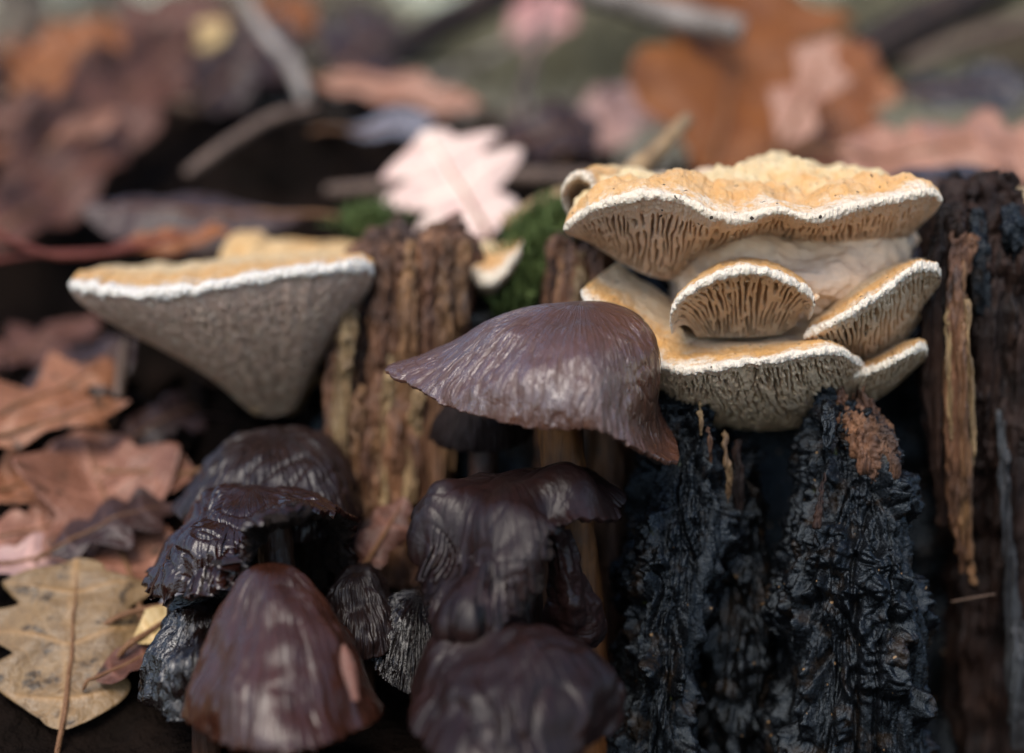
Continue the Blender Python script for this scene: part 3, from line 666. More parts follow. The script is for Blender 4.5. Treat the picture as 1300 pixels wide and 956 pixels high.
shelf('shelf_cup', br, MT['bracket_low'],
    [(853, 422, .006), (851, 404, .003), (856, 389, .001), (868, 376, 0), (897, 358, -.001), (923, 348, -.002), (948, 344, -.002), (977, 348, -.001), (1006, 359, 0), (1026, 372, .002), (1034, 386, .004), (1027, 404, .008)],
    [(870, 425, .025), (868, 400, .028), (872, 380, .03), (885, 365, .032), (905, 346, .034), (928, 337, .034), (950, 333, .034), (975, 336, .034), (1000, 347, .032), (1015, 360, .03), (1020, 380, .028), (1015, 400, .025)],
    [(885, 428, .016), (890, 428, .017), (897, 428, .018), (905, 428, .019), (915, 428, .019), (930, 428, .019), (945, 428, .019), (960, 428, .019), (975, 426, .019), (990, 424, .018), (1000, 419, .017), (1010, 412, .017)],
    rho=.0010, top_lift=.002, belly=-.004, pitch=.0015, gdepth=.0026, gstart=.16, bump=.0006, seed=3.0, nt=900, warp=.35)
shelf('shelf_wide', br, MT['bracket_low'],
    [(737, 371, .02), (745, 384, .016), (775, 405, .010), (805, 437, .006), (836, 463, .004), (870, 471, .001), (905, 468, -.001), (945, 461, -.002), (985, 457, -.002), (1030, 449, -.001), (1062, 447, .001), (1083, 456, .006), (1100, 470, .015)],
    [(785, 332, .035), (790, 340, .035), (800, 350, .035), (830, 365, .034), (855, 385, .033), (870, 410, .03), (900, 428, .026), (940, 432, .025), (980, 430, .025), (1020, 424, .025), (1040, 425, .026), (1060, 435, .028), (1080, 450, .03)],
    [(770, 400, .035), (780, 430, .035), (800, 460, .035), (820, 490, .033), (850, 512, .03), (885, 530, .028), (930, 542, .027), (975, 546, .027), (1020, 542, .027), (1060, 530, .03), (1085, 515, .032), (1095, 500, .034), (1105, 485, .036)],
    rho=.0009, top_lift=.0005, belly=.004, pitch=.00125, gdepth=.0034, gstart=.05, bump=.0010, seed=4.0, nt=1400, warp=.8, maze=.45)
shelf('shelf_right', br, MT['bracket_low'],
    [(1020, 427, .008), (1050, 414, .004), (1090, 392, .002), (1122, 371, .002), (1147, 351, .004), (1168, 340, .006), (1188, 342, .010), (1195, 350, .015)],
    [(1035, 405, .03), (1050, 390, .032), (1075, 362, .035), (1100, 343, .036), (1130, 333, .037), (1160, 330, .035), (1180, 333, .03), (1190, 340, .025)],
    [(1040, 440, .025), (1065, 450, .024), (1090, 458, .024), (1115, 456, .026), (1140, 440, .028), (1160, 418, .03), (1175, 392, .031), (1190, 362, .028)],
    rho=.0010, top_lift=.0005, belly=.0015, pitch=.0013, gdepth=.0027, gstart=.10, bump=.0006, seed=5.0, nt=800, warp=.6)
shelf('shelf_low_right', br, MT['bracket_low'],
    [(1078, 478, .012), (1108, 470, .009), (1135, 458, .007), (1155, 448, .008), (1172, 441, .012), (1176, 447, .016)],
    [(1095, 460, .03), (1112, 449, .03), (1132, 439, .03), (1150, 434, .03), (1165, 435, .028), (1172, 440, .025)],
    [(1050, 525, .03), (1080, 520, .03), (1110, 508, .03), (1135, 492, .032), (1155, 474, .03), (1172, 456, .026)],
    rho=.0009, top_lift=.0005, belly=.0015, pitch=.0012, gdepth=.002, gstart=.1, bump=.0006, seed=6.0, nt=500, warp=.6)

# ------------------------------------------------------------------ left bracket
lb = thing('bracket_fungus', 'wide grey brown bracket fungus with orange top and cone shaped underside', 'fungus', P(345, 520, .06))
shelf('shelf', lb, MT['bracket_left'],
    [(87, 362, .046), (98, 366, .039), (130, 370, .033), (170, 375, .029), (225, 372, .027), (280, 363, .027), (340, 353, .029), (400, 345, .031), (445, 340, .035), (468, 341, .040), (475, 348, .046)],
    [(112, 347, .07), (140, 340, .08), (170, 336, .085), (200, 333, .085), (240, 332, .085), (290, 330, .085), (340, 326, .085), (390, 325, .085), (430, 326, .08), (455, 330, .07), (470, 337, .06)],
    [(120, 388, .055), (180, 428, .055), (230, 457, .055), (275, 486, .055), (310, 516, .055), (335, 528, .055), (355, 527, .055), (375, 516, .055), (395, 480, .056), (420, 430, .058), (455, 378, .058)],
    rho=.0013, frill=.0007, top_lift=.0015, belly=.003, pitch=.0010, gdepth=.0005, gstart=.12, bump=.0012, seed=11.0, nt=800, warp=1.2, maze=.9)
build('cone', column([(390, 200, 440, .065, .015), (430, 250, 425, .066, .014), (470, 290, 405, .066, .013), (505, 312, 390, .066, .011), (526, 330, 368, .064, .006)], 160, 120, 2.0, disp=lambda G, N: .004 * fbm(G * 110, 4)),
      mat_plain('cone_brown', (0.20, 0.12, 0.065), (0.30, 0.19, 0.08), 150, 0.85), lb)
lt = mat_plain('bracket_top_cream', (0.62, 0.36, 0.14), (0.66, 0.48, 0.26), 150, 0.8)
build('top_lobe', column([(296, 296, 318, .105, .004), (302, 288, 330, .105, .009), (315, 286, 340, .104, .011), (332, 284, 350, .10, .012)], 90, 60, 2.0, disp=lambda G, N: .0022 * fbm(G * 110, 4)), lt, lb)
build('top_lobe', column([(307, 345, 420, .11, .004), (311, 335, 462, .108, .010), (318, 332, 470, .105, .013), (334, 330, 470, .10, .015)], 120, 60, 2.2, disp=lambda G, N: .002 * fbm(G * 90 + 4, 4)), lt, lb)

# small brackets
sb = thing('bracket_fungus', 'small pale bracket fungus with white lip beside the brown wood pillar', 'fungus', P(625, 355, .07))
shelf('shelf', sb, MT['bracket'],
    [(598, 345, .06), (610, 356, .053), (630, 355, .052), (648, 338, .054), (660, 322, .06), (664, 314, .066)],
    [(596, 312, .09), (606, 308, .09), (620, 307, .09), (635, 308, .09), (648, 309, .085), (658, 310, .08)],
    [(600, 362, .075), (610, 378, .08), (625, 385, .08), (640, 370, .08), (652, 345, .08), (660, 325, .08)],
    rho=.0016, top_lift=.002, belly=.001, pitch=.001, gdepth=.0005, bump=.0012, seed=21.0, nt=260)
sc = thing('bracket_fungus', 'edge of an orange bracket fungus behind the charred slab', 'fungus', P(1310, 290, .06))
shelf('shelf', sc, MT['bracket'],
    [(1288, 262, .075), (1290, 272, .068), (1298, 284, .062), (1325, 290, .058), (1360, 286, .058), (1390, 270, .07)],
    [(1294, 250, .10), (1300, 248, .105), (1310, 246, .11), (1325, 246, .11), (1350, 248, .11), (1380, 252, .10)],
    [(1294, 285, .09), (1300, 300, .09), (1310, 315, .09), (1330, 325, .09), (1360, 315, .09), (1380, 290, .09)],
    rho=.0015, top_lift=.003, belly=.001, pitch=.001, gdepth=.0005, bump=.0012, seed=23.0, nt=260)

# ------------------------------------------------------------------ brown mushrooms
GRP = 'dark mushrooms clustered at the foot of the stump'
D3 = lambda a, b, c, n: [(a, b, c)] * n
put_cap('mushroom', 'glossy chestnut mushroom with peaked cap and drooping pointed flap beside the tiered bracket', (738, 384, .004),
    [(489, 468, .004), (530, 494, -.006), (570, 517, -.013), (620, 532, -.020), (672, 544, -.025), (720, 546, -.027), (757, 545, -.027), (782, 556, -.024), (818, 574, -.018), (861, 583, -.006), (838, 520, .014), (800, 480, .030), (720, 468, .036), (620, 462, .026), (540, 458, .014)],
    [(.42, .58, .62), (.5, .72, .50), (.6, .85, .45), (.62, .95, .48), (.65, 1.0, .5), (.68, 1.03, .5), (.72, 1.0, .55), (.9, .86, .62), (1.2, .58, .78), (1.45, .38, .85), (1.15, .78, .62), (.8, 1.0, .5), (.7, 1.0, .5), (.5, .8, .5), (.45, .65, .55)],
    MT['cap_main'], stem=[(708, 430, .006), (711, 545, .007), (722, 640, .006), (738, 760, .006), (748, 1000, .004)], stem_mat=MT['stem'], stem_r=.0044, group=GRP,
    nth=640, ns=170, wr=.0011, wrf=70, fib=.00005, fibk=150, ragged=.016, seed=1.0, crease=.00022, creasef=150, thick=.0012)
put_cap('mushroom', 'wet dark brown mushroom with lifted cap edge showing its stem', (322, 616, .004),
    [(181, 752, -.010), (230, 756, -.022), (284, 738, -.024), (300, 690, -.028), (332, 652, -.031), (372, 636, -.028), (412, 650, -.014), (449, 662, .0), (442, 735, .012), (380, 748, .028), (300, 735, .03), (215, 722, .012)],
    [(.45, .72, .45), (.6, .85, .35), (.7, .9, .35), (.6, .9, .5), (.6, .9, .5), (.6, .9, .4), (.6, .8, .4), (.6, .75, .4), (.8, 1, .5), (.7, 1, .5), (.7, 1, .5), (.6, .85, .45)],
    MT['cap_wet'], stem=[(338, 640, .004), (350, 700, .003), (356, 800, .0), (360, 1000, -.002)], stem_r=.0036, group=GRP, nth=420, ns=110, wr=.0026, wrf=70, fib=.00016, fibk=150, ragged=.08, seed=4.0, crease=.0010, creasef=150, dents=[(300, 668, -.02, .005, -.003), (250, 690, -.015, .004, .002)])
put_cap('mushroom', 'dull purple brown mushroom half hidden under the wide grey brown bracket', (345, 541, .036),
    [(213, 640, .032), (255, 672, .014), (340, 690, .008), (425, 680, .012), (462, 650, .03), (420, 640, .055), (300, 630, .055)],
    [(.45, .7, .45), (.5, .85, .45), (.6, .9, .5), (.6, .9, .5), (.6, .9, .5), (.6, .9, .5), (.5, .8, .5)],
    MT['cap_back'], stem=[(350, 580, .034), (352, 700, .034), (356, 900, .034)], stem_r=.0035, group=GRP, nth=260, ns=80, wr=.0026, wrf=60, fib=.0003, fibk=90, seed=6.0, crease=.0008, creasef=120)
put_cap('mushroom', 'smooth glossy bell shaped brown mushroom with a leaf scrap on it', (345, 721, -.030),
    [(230, 905, -.034), (270, 940, -.054), (350, 955, -.062), (430, 940, -.055), (490, 895, -.034), (430, 880, -.008), (290, 880, -.008)],
    [(.38, .72, .42), (.4, .75, .42), (.42, .78, .42), (.4, .75, .42), (.38, .72, .42), (.4, .75, .42), (.4, .75, .42)], MT['cap_dome'], stem=[(350, 780, -.033), (352, 900, -.033), (356, 1060, -.034)], stem_r=.0042, group=GRP, nth=320, ns=110, wr=.0024, wrf=60, fib=.00012, fibk=70, seed=8.0, crease=.0003, creasef=110)
put_cap('mushroom', 'small wrinkled black mushroom tucked behind the smooth bell shaped one', (272, 757, -.010),
    [(180, 880, -.012), (215, 915, -.030), (280, 915, -.032), (335, 885, -.012), (290, 862, .01), (220, 855, .008)],
    [(.6, .92, .45)] * 6, MT['cap_black'], stem=[(262, 800, -.011), (262, 900, -.011), (264, 1060, -.011)], stem_r=.003, group=GRP, nth=260, ns=90, wr=.0025, wrf=110, fib=.0005, fibk=110, seed=10.0)
put_cap('mushroom', 'small black mushroom with fine shiny ribs under the crumpled cap', (536, 750, .002),
    [(470, 812, .0), (484, 858, -.013), (530, 882, -.016), (590, 865, -.011), (605, 805, .005), (540, 795, .02)],
    [(.55, .85, .45)] * 6, MT['cap_black'], stem=[(536, 780, .001), (536, 870, .001), (536, 1030, .001)], stem_r=.0026, group=GRP, nth=420, ns=100, wr=.0006, wrf=110, fib=.00055, fibk=260, seed=12.0)
mm = put_cap('mushroom', 'crumpled purple brown mushroom with folded cap under the drooping pointed flap', (640, 605, -.012),
    [(516, 688, -.018), (528, 745, -.030), (560, 803, -.038), (606, 808, -.043), (650, 786, -.042), (684, 735, -.038), (700, 682, -.033), (735, 655, -.026), (789, 656, -.012), (788, 622, -.001), (725, 604, .008), (620, 614, .008), (535, 645, -.004)],
    [(.6, .95, .35), (.7, 1, .35), (.75, .98, .4), (.8, .95, .45), (.85, .95, .5), (.9, 1, .5), (.8, 1, .5), (.7, .8, .3), (.6, .75, .2), (.5, .7, .2), (.6, .9, .4), (.6, .9, .4), (.6, .9, .4)],
    MT['cap_grey'], stem=[(655, 640, -.012), (665, 740, -.013), (670, 860, -.014), (672, 1040, -.014)], stem_r=.0034, group=GRP, nth=420, ns=140, wr=.0030, wrf=52, fold=.0028, foldf=60, fib=.00012, fibk=30, ragged=.05, wo=2, crease=.0005, creasef=110, dents=[(578, 700, -.030, .0080, -.0068), (640, 655, -.026, .006, .0035), (716, 625, -.016, .005, .0045), (700, 645, -.026, .0035, -.0035), (600, 770, -.038, .006, .003), (560, 640, -.02, .006, .003)], seed=14.0)
# torn hanging flap of the crumpled cap
def sheet(rows, cols, pts, thick, disp=None):
    """pts: grid rows x cols of (px, py, d)"""
    Q = np.array([[P(*c) for c in r] for r in pts])
    tu = np.linspace(0, 1, rows); tv = np.linspace(0, 1, cols)
    A = np.stack([spline(Q[i], tv) for i in range(len(Q))]); G = np.stack([spline(A[:, j], tu) for j in range(cols)], 1)
    N = grid_normals(G)
    if disp is not None: G = G + N * disp(G)[..., None]
    full = np.concatenate([G, (G - N * thick)[:, ::-1]], 1)
    return full
G = sheet(90, 60, [[(684, 655, -.020), (704, 668, -.024), (726, 672, -.018)], [(690, 700, -.020), (712, 712, -.025), (738, 706, -.017)], [(696, 750, -.020), (724, 758, -.025), (756, 744, -.016)],
                   [(690, 786, -.020), (730, 806, -.023), (771, 786, -.014)], [(712, 806, -.018), (736, 824, -.020), (770, 812, -.014)]], .0012, lambda G: .002 * fbm(G * 90, 4))
mesh_obj('torn_flap', G.reshape(-1, 3), grid_faces(90, 120, wv=True), MT['cap_grey'], mm, uv=np.stack(np.meshgrid(np.linspace(0, .2, 90), np.linspace(0, 1, 120), indexing='ij'), -1).reshape(-1, 2))
put_cap('mushroom', 'broad matte purple grey mushroom below the crumpled one', (632, 797, -.040),
    [(522, 875, -.04), (535, 945, -.058), (640, 980, -.068), (735, 955, -.058), (782, 915, -.04), (700, 880, -.016), (580, 860, -.016)],
    [(.6, .9, .4)] * 7, MT['cap_grey'], stem=[(650, 830, -.042), (652, 940, -.042), (655, 1080, -.042)], stem_r=.004, group=GRP, nth=300, ns=100, wr=.0034, wrf=60, fib=.0001, fibk=60, seed=16.0, crease=.0009, creasef=90)
put_cap('mushroom', 'small bluish grey mushroom between the bell shaped and ribbed ones', (452, 727, .0),
    [(408, 785, .0), (436, 835, -.013), (490, 828, -.011), (508, 775, .002), (455, 770, .016)],
    [(.55, .8, .45)] * 5, MT['cap_back'], stem=[(458, 760, .0), (460, 860, .0), (462, 1030, .0)], stem_r=.0026, group=GRP, nth=220, ns=70, wr=.003, wrf=100, fib=.0003, fibk=80, seed=18.0)
put_cap('mushroom', 'small dark mushroom in the shade below the peaked cap and beside the brown pillar', (608, 495, .036),
    [(546, 548, .036), (556, 566, .028), (610, 574, .024), (660, 566, .028), (672, 548, .036), (606, 540, .050)],
    [(.6, .9, .45)] * 6, MT['cap_shade'], stem=[(612, 510, .03), (614, 620, .028), (616, 1000, .02)], stem_r=.003, group=GRP, nth=200, ns=60, wr=.002, wrf=80, fib=.0002, fibk=80, seed=20.0)

# ------------------------------------------------------------------ leaves
ML = {}
for k, a, b, kw in [
        ('pink', (0.62, 0.38, 0.33), (0.68, 0.53, 0.43), dict(spots=.68, spot=(0.52, 0.22, 0.20), rough=.5)),
        ('pinkred', (0.55, 0.20, 0.19), (0.62, 0.36, 0.32), dict(spots=.78, rough=.5)),
        ('orange', (0.21, 0.064, 0.009), (0.12, 0.034, 0.007), dict(spots=.66, rough=.6)),
        ('salmon', (0.36, 0.18, 0.12), (0.26, 0.115, 0.07), dict(spots=.64)),
        ('redbrown', (0.16, 0.064, 0.038), (0.26, 0.115, 0.072), dict(spots=.58)),
        ('brown', (0.062, 0.023, 0.014), (0.12, 0.047, 0.029), dict(spots=.6, rough=.5)),
        ('darkbrown', (0.026, 0.013, 0.011), (0.05, 0.025, 0.021), dict(spots=.7, rough=.35)),
        ('black', (0.018, 0.016, 0.018), (0.035, 0.03, 0.034), dict(spots=.8, rough=.3)),
        ('rust', (0.19, 0.058, 0.016), (0.25, 0.085, 0.024), dict(spots=.7)),
        ('copper', (0.30, 0.125, 0.062), (0.18, 0.07, 0.034), dict(spots=.56)),
        ('tan', (0.24, 0.15, 0.07), (0.14, 0.085, 0.042), dict(spots=.58, vein=(0.30, 0.17, 0.07))),
        ('lilac', (0.36, 0.22, 0.20), (0.42, 0.24, 0.19), dict(spots=.7)),
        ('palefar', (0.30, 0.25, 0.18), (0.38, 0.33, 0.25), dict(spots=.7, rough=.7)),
        ('greyblue', (0.10, 0.10, 0.12), (0.17, 0.16, 0.18), dict(spots=.8, rough=.35)),
        ('yellow', (0.5, 0.36, 0.16), (0.42, 0.27, 0.11), dict(spots=.66))]:
    ML[k] = mat_leaf('leaf_' + k, a, b, **kw)
F_ = (0, -1, .25)
# behind the stump
put_leaf('pale pink oak leaf with rounded lobes standing behind the brown pillar', (620, 300, .125), (538, 166, .150), (0.1, -1, .3), ML['pink'], width=.58, lobes=3.3, depth=.52, sweep=.25, wave=.002, cup=-.15, seed=1)
put_leaf('large upright orange brown oak leaf behind the tiered bracket', (900, 220, .20), (955, -60, .27), (0.1, -1, .15), ML['orange'], width=.46, lobes=3.2, depth=.55, sweep=.3, wave=.005, wavef=30, cup=.2, seed=3)
put_leaf('salmon pointed leaf leaning on the large orange brown leaf', (990, 185, .175), (1058, 45, .195), (-.3, -1, .2), ML['salmon'], width=.27, lobes=2.2, kind='point', depth=.6, sweep=.4, wave=.002, seed=4)
put_leaf('brown leaf in shadow between the orange and reddish leaves', (1000, 215, .19), (1110, 60, .23), (.1, -1, .3), ML['rust'], width=.34, lobes=3, depth=.4, wave=.003, seed=5)
put_leaf('reddish brown lobed oak leaf lying behind the charred slab', (1060, 190, .150), (1340, 190, .150), (0.05, -.75, .8), ML['salmon'], width=.34, lobes=4, depth=.5, sweep=.3, wave=.004, wavef=40, cup=-.3, seed=6)
put_leaf('dark wet leaf under the dark branch', (1140, 120, .23), (1310, 105, .23), (0, -.6, .8), ML['black'], width=.30, kind='plain', wave=.003, seed=7)
put_leaf('dark purplish wet leaf behind the wide grey brown bracket', (390, 275, .13), (105, 262, .14), (0, -.55, .85), ML['darkbrown'], width=.20, kind='plain', wave=.004, wavef=35, cup=-.5, seed=8)
put_leaf('long salmon leaf lying under the dark diagonal stick', (395, 98, .25), (610, 132, .23), (0, -.8, .6), ML['salmon'], width=.14, lobes=3, depth=.4, wave=.004, wavef=30, seed=9)
put_leaf('bluish grey wet leaf under the long salmon leaf', (440, 165, .20), (550, 150, .21), (0, -.5, .85), ML['greyblue'], width=.25, kind='plain', wave=.002, seed=10)
put_leaf('big curled reddish brown leaf on the litter bank', (-10, 265, .20), (250, 35, .29), (.55, -.7, .6), ML['brown'], width=.17, lobes=3, depth=.35, wave=.007, wavef=26, cup=.4, seed=11)
put_leaf('rusty leaf sticking up behind the curled reddish brown leaf', (20, 120, .28), (150, 30, .32), (0, -.9, .4), ML['rust'], width=.28, kind='plain', wave=.003, seed=12)
put_leaf('brown leaf standing at the edge of the litter bank', (-30, 170, .24), (80, 120, .26), (.1, -.8, .6), ML['brown'], width=.3, lobes=2, depth=.3, wave=.004, seed=14)
put_leaf('small tan leaf caught in the pale twig', (232, 60, .30), (285, 28, .31), (.1, -.9, .4), ML['yellow'], width=.35, kind='plain', wave=.002, seed=15, stalk=.006)
put_leaf('orange leaf against the pale twig', (300, 35, .33), (400, 5, .36), (.1, -.9, .4), ML['rust'], width=.32, lobes=2, depth=.3, wave=.002, seed=16)
put_leaf('pink leaf held up beyond the litter bank', (650, 50, .50), (720, -10, .50), (.1, -.9, .3), ML['pinkred'], width=.45, lobes=2, depth=.3, wave=.002, seed=17)
put_leaf('rusty brown leaf behind the wide grey brown bracket', (130, 318, .11), (290, 292, .12), (0, -.6, .8), ML['rust'], width=.16, lobes=3, depth=.3, wave=.003, seed=18, smat=MT['stalk_red'], stalk=.03)
put_leaf('dark leaf under the reddish brown lobed leaf', (1100, 240, .10), (1290, 225, .11), (0, -.4, .9), ML['black'], width=.22, kind='plain', wave=.002, seed=19)
put_leaf('reddish leaf edge behind the pale pink leaf', (640, 190, .19), (760, 150, .22), (0, -.8, .6), ML['darkbrown'], width=.3, lobes=3, depth=.3, wave=.004, seed=20)
put_leaf('grey brown leaf in the gap beside the large orange leaf', (740, 175, .24), (830, 110, .27), (0, -.8, .6), ML['lilac'], width=.34, lobes=2, depth=.3, wave=.004, seed=21)
put_leaf('dull red brown leaf edge under the big curled one', (-40, 330, .16), (170, 150, .25), (.5, -.6, .7), ML['brown'], width=.13, lobes=3, depth=.3, wave=.006, wavef=30, cup=.3, seed=23)
put_leaf('pinkish brown leaf tip over the big curled one', (60, 190, .225), (150, 140, .235), (.1, -.7, .6), ML['redbrown'], width=.22, lobes=2, depth=.35, wave=.003, seed=24, stalk=.004)
put_leaf('dark brown leaf standing behind the pale twig', (250, 130, .28), (360, 20, .33), (.1, -.9, .4), ML['darkbrown'], width=.34, lobes=3, depth=.35, wave=.005, seed=25)
put_leaf('reddish brown leaf behind the small tan leaf', (150, 110, .30), (260, -10, .36), (-.1, -.9, .3), ML['brown'], width=.36, lobes=3, depth=.35, wave=.005, seed=26)
put_leaf('brown leaf above the long salmon leaf', (430, 90, .30), (500, 20, .36), (.1, -.9, .3), ML['darkbrown'], width=.36, lobes=2, depth=.35, wave=.004, seed=27)
# left of the mushrooms
put_leaf('copper leaf with pointed lobes under the wide grey brown bracket', (-50, 545, .055), (150, 462, .085), (.15, -.62, .8), ML['copper'], width=.33, lobes=2.6, kind='point', depth=.72, sweep=.5, wave=.003, wavef=50, cup=-.3, seed=31)
put_leaf('pointed copper leaf tip beside the dark hollow', (-30, 560, .050), (165, 508, .062), (.1, -.6, .8), ML['copper'], width=.16, lobes=2, kind='point', depth=.5, wave=.002, seed=32)
put_leaf('large folded brown leaf leaning beside the lifted mushroom cap', (175, 765, .022), (100, 545, .066), (.25, -.75, .65), ML['redbrown'], width=.36, lobes=2.5, depth=.42, sweep=.3, wave=.005, wavef=35, cup=.35, seed=33)
put_leaf('broad reddish leaf below the pointed copper leaf', (245, 600, .05), (20, 600, .06), (.0, -.65, .75), ML['redbrown'], width=.28, lobes=3, depth=.35, wave=.004, seed=34)
put_leaf('brown leaf with dark holes at the left of the folded one', (-60, 640, .042), (90, 585, .06), (0, -.6, .8), ML['copper'], width=.34, lobes=3, depth=.5, wave=.003, seed=35)
put_leaf('lilac pink leaf above the tan leaf', (-60, 725, .028), (125, 690, .036), (.05, -.5, .85), ML['lilac'], width=.24, lobes=3, depth=.35, wave=.002, seed=36)
put_leaf('tan veined oak leaf with ragged edge beside the bell shaped mushroom', (78, 925, -.004), (97, 708, .026), (.1, -.85, .5), ML['tan'], width=.56, lobes=3.2, kind='round', depth=.42, sweep=.35, wave=.0022, wavef=60, cup=-.15, seed=37, srad=.0006)
put_leaf('small beige leaf scrap behind the wrinkled black mushroom', (170, 815, .008), (242, 765, .016), (.1, -.7, .7), ML['yellow'], width=.34, lobes=2, kind='point', depth=.3, wave=.0015, seed=38, stalk=.004)
put_leaf('brown leaf between the crumpled mushroom and the pillar', (455, 730, .022), (515, 632, .030), (.1, -.8, .5), ML['brown'], width=.30, lobes=2.4, depth=.4, wave=.003, seed=39)
put_leaf('dark leaf on the soil behind the wrinkled mushroom', (200, 770, .016), (310, 730, .02), (0, -.5, .9), ML['greyblue'], width=.25, kind='plain', wave=.002, seed=40)
put_leaf('small scrap of dead leaf stuck on the bell shaped mushroom', (452, 890, -.053), (436, 818, -.0445), (.35, -.9, .25), ML['brown'], name='leaf_scrap', width=.12, kind='plain', wave=.0006, seed=41, stalk=0)
put_leaf('brown leaf at the edge of the hollow under the bracket', (20, 520, .09), (170, 430, .11), (.2, -.5, .9), ML['darkbrown'], width=.3, lobes=3, depth=.3, wave=.003, seed=43)

for k, (b0, b1, mk, w_, lb_) in enumerate([
        ((-40, 470, .10), (120, 400, .14), 'brown', .3, 'brown leaf in shade beyond the pointed copper leaf'), ((60, 700, .030), (220, 640, .045), 'darkbrown', .34, 'dark wet leaf under the large folded brown leaf'),
        ((-30, 690, .036), (140, 640, .05), 'redbrown', .3, 'red brown leaf below the leaf with dark holes'), ((150, 560, .07), (300, 500, .09), 'darkbrown', .34, 'dark wet leaf lying in the hollow beneath the bracket cone'),
        ((120, 860, .002), (250, 800, .012), 'brown', .36, 'brown leaf between the tan veined leaf and the wrinkled mushroom'),
        ((400, 720, .03), (480, 650, .04), 'darkbrown', .36, 'dark leaf behind the small bluish grey mushroom')]):
    put_leaf(lb_, b0, b1, (0, -.45, .9), ML[mk], width=w_, lobes=3.3, depth=.5, sweep=.4, wave=.003, wavef=45, seed=200 + k * 3.3, stalk=.003, srad=.0004)
# loose litter leaves on the bank, alike
lr = random.Random(5)
for i in range(130):
    for _ in range(50):
        d = lr.uniform(.09, .85); x = (lr.uniform(-.30, .30) if i % 3 == 0 else lr.uniform(-.34, -.02)) * (d + .35) / .5
        qx = 650 + FPX * x / (d - CAM_Y); qy = 60 + FPX * (CAM_Z - float(gz(x, d))) / (d - CAM_Y)
        if (d > .17 or x < -.06) and not (90 < qx < 720 and 95 < qy < 330) and not (qx < 330 and qy > 235): break
    z = float(gz(x, d)); a = lr.uniform(0, 6.28); L = lr.uniform(.03, .052)
    mk = lr.choice(['brown', 'darkbrown', 'brown', 'darkbrown', 'rust', 'brown', 'darkbrown', 'redbrown'])
    def pix(p):
        r = np.array(p) - np.array((0, CAM_Y, CAM_Z)); dep = r[1] * _cp - r[2] * _sp; up = r[1] * _sp + r[2] * _cp
        return (650 + FPX * r[0] / dep, 478 - FPX * up / dep, p[1])
    h = lr.uniform(.002, .006)
    ex, ey, _ = pix((x + L * math.cos(a), d + L * math.sin(a), float(gz(x + L * math.cos(a), d + L * math.sin(a))) + h))
    if (60 < ex < 720 and 90 < ey < 330) or (ex < 330 and ey > 250): continue
    A = (x, d, z + h); B = (x + L * math.cos(a), d + L * math.sin(a), float(gz(x + L * math.cos(a), d + L * math.sin(a))) + h + lr.uniform(0, .02))
    put_leaf('brown oak leaf lying loose on the litter bank behind the stump', pix(A), pix(B), (lr.uniform(-.4, .4), lr.uniform(-.6, .1), 1), ML[mk],
             group='oak leaves loose on the litter bank', width=lr.uniform(.26, .38), lobes=lr.choice([2.5, 3, 4]), depth=lr.uniform(.3, .5), kind=lr.choice(['round', 'round', 'point']), wave=lr.uniform(.002, .005), wavef=35,
             cup=lr.uniform(-.5, .4), seed=100 + i * 2.7, nu=70, nv=16)

# ------------------------------------------------------------------ sticks
def stick(label, pts, r, mat, name='stick', group=None, seed=0.0, knot=0.0):
    q = PP(pts)
    b = q[0]
    o = build(name, tube(q, r, 22, 120, disp=lambda G, N: .12 * r[0] * fbm(G * (0.25 / r[0]) + seed, 4) + .05 * r[0] * fbm(G * (1.2 / r[0]) + seed, 3)), mat, None, origin=b)
    return tag(o, label, 'stick', group)
st = stick('thick dark diagonal stick above the long salmon leaf', [(455, 95, .32), (540, 42, .35), (640, -10, .38), (760, -90, .42)], [.0055, .0068, .0068, .006], MT['stick_dark'], seed=1)
st = stick('pale grey broken stick before the large orange brown leaf', [(700, -25, .24), (790, 2, .235), (870, 24, .23), (942, 42, .225)], [.0040, .0044, .0046, .0044], MT['stick_grey'], seed=2)
st = stick('thick dark branch beside the large orange brown leaf', [(1050, 92, .24), (1120, 55, .26), (1200, 15, .28), (1330, -50, .32)], [.006, .0072, .0075, .007], MT['stick_dark'], seed=3)
st = stick('pale brown stick beyond the dark branch', [(1150, 85, .36), (1230, 50, .38), (1340, 20, .40)], [.0028, .0034, .0034], MT['stick_brown'], seed=4)
st = stick('pale straw coloured stick sloping up behind the tiered bracket', [(770, 245, .075), (810, 212, .085), (845, 180, .095), (872, 150, .105)], [.0022, .0024, .0022, .0016], MT['stick_pale'], seed=5)
st = stick('brown stick lying behind the pale pink leaf', [(412, 243, .172), (500, 236, .172), (640, 224, .172), (770, 228, .172)], [.0018, .0022, .0026, .0026], MT['stick_brown'], seed=6)
st = stick('pale twig hanging over the dark hollow', [(300, -20, .27), (335, 40, .26), (372, 85, .245), (388, 130, .23)], [.0022, .0022, .0026, .0018], MT['stick_grey'], seed=7)
st = stick('brown twig leaning in the dark hollow', [(235, 222, .17), (290, 182, .18), (345, 150, .19), (400, 135, .20)], [.0016, .0018, .0018, .0014], MT['stick_brown'], seed=8)
st = stick('thin red brown twig curving past the wide grey brown bracket', [(-20, 285, .10), (30, 312, .10), (80, 325, .10), (150, 318, .105), (230, 300, .11)], [.0009, .0009, .0009, .0008], MT['stalk_red'], name='twig', seed=9)
st = stick('tiny pale twig beside the pointed wood splinter', [(1208, 764, .018), (1235, 759, .016), (1264, 754, .014)], [.0002, .00025, .00015], MT['stick_brown'], name='twig', seed=10)
st = stick('short twig in the hollow under the wide grey brown bracket', [(150, 505, .075), (154, 470, .078), (160, 430, .08)], [.0012, .0014, .001], MT['stick_brown'], name='twig', seed=11)
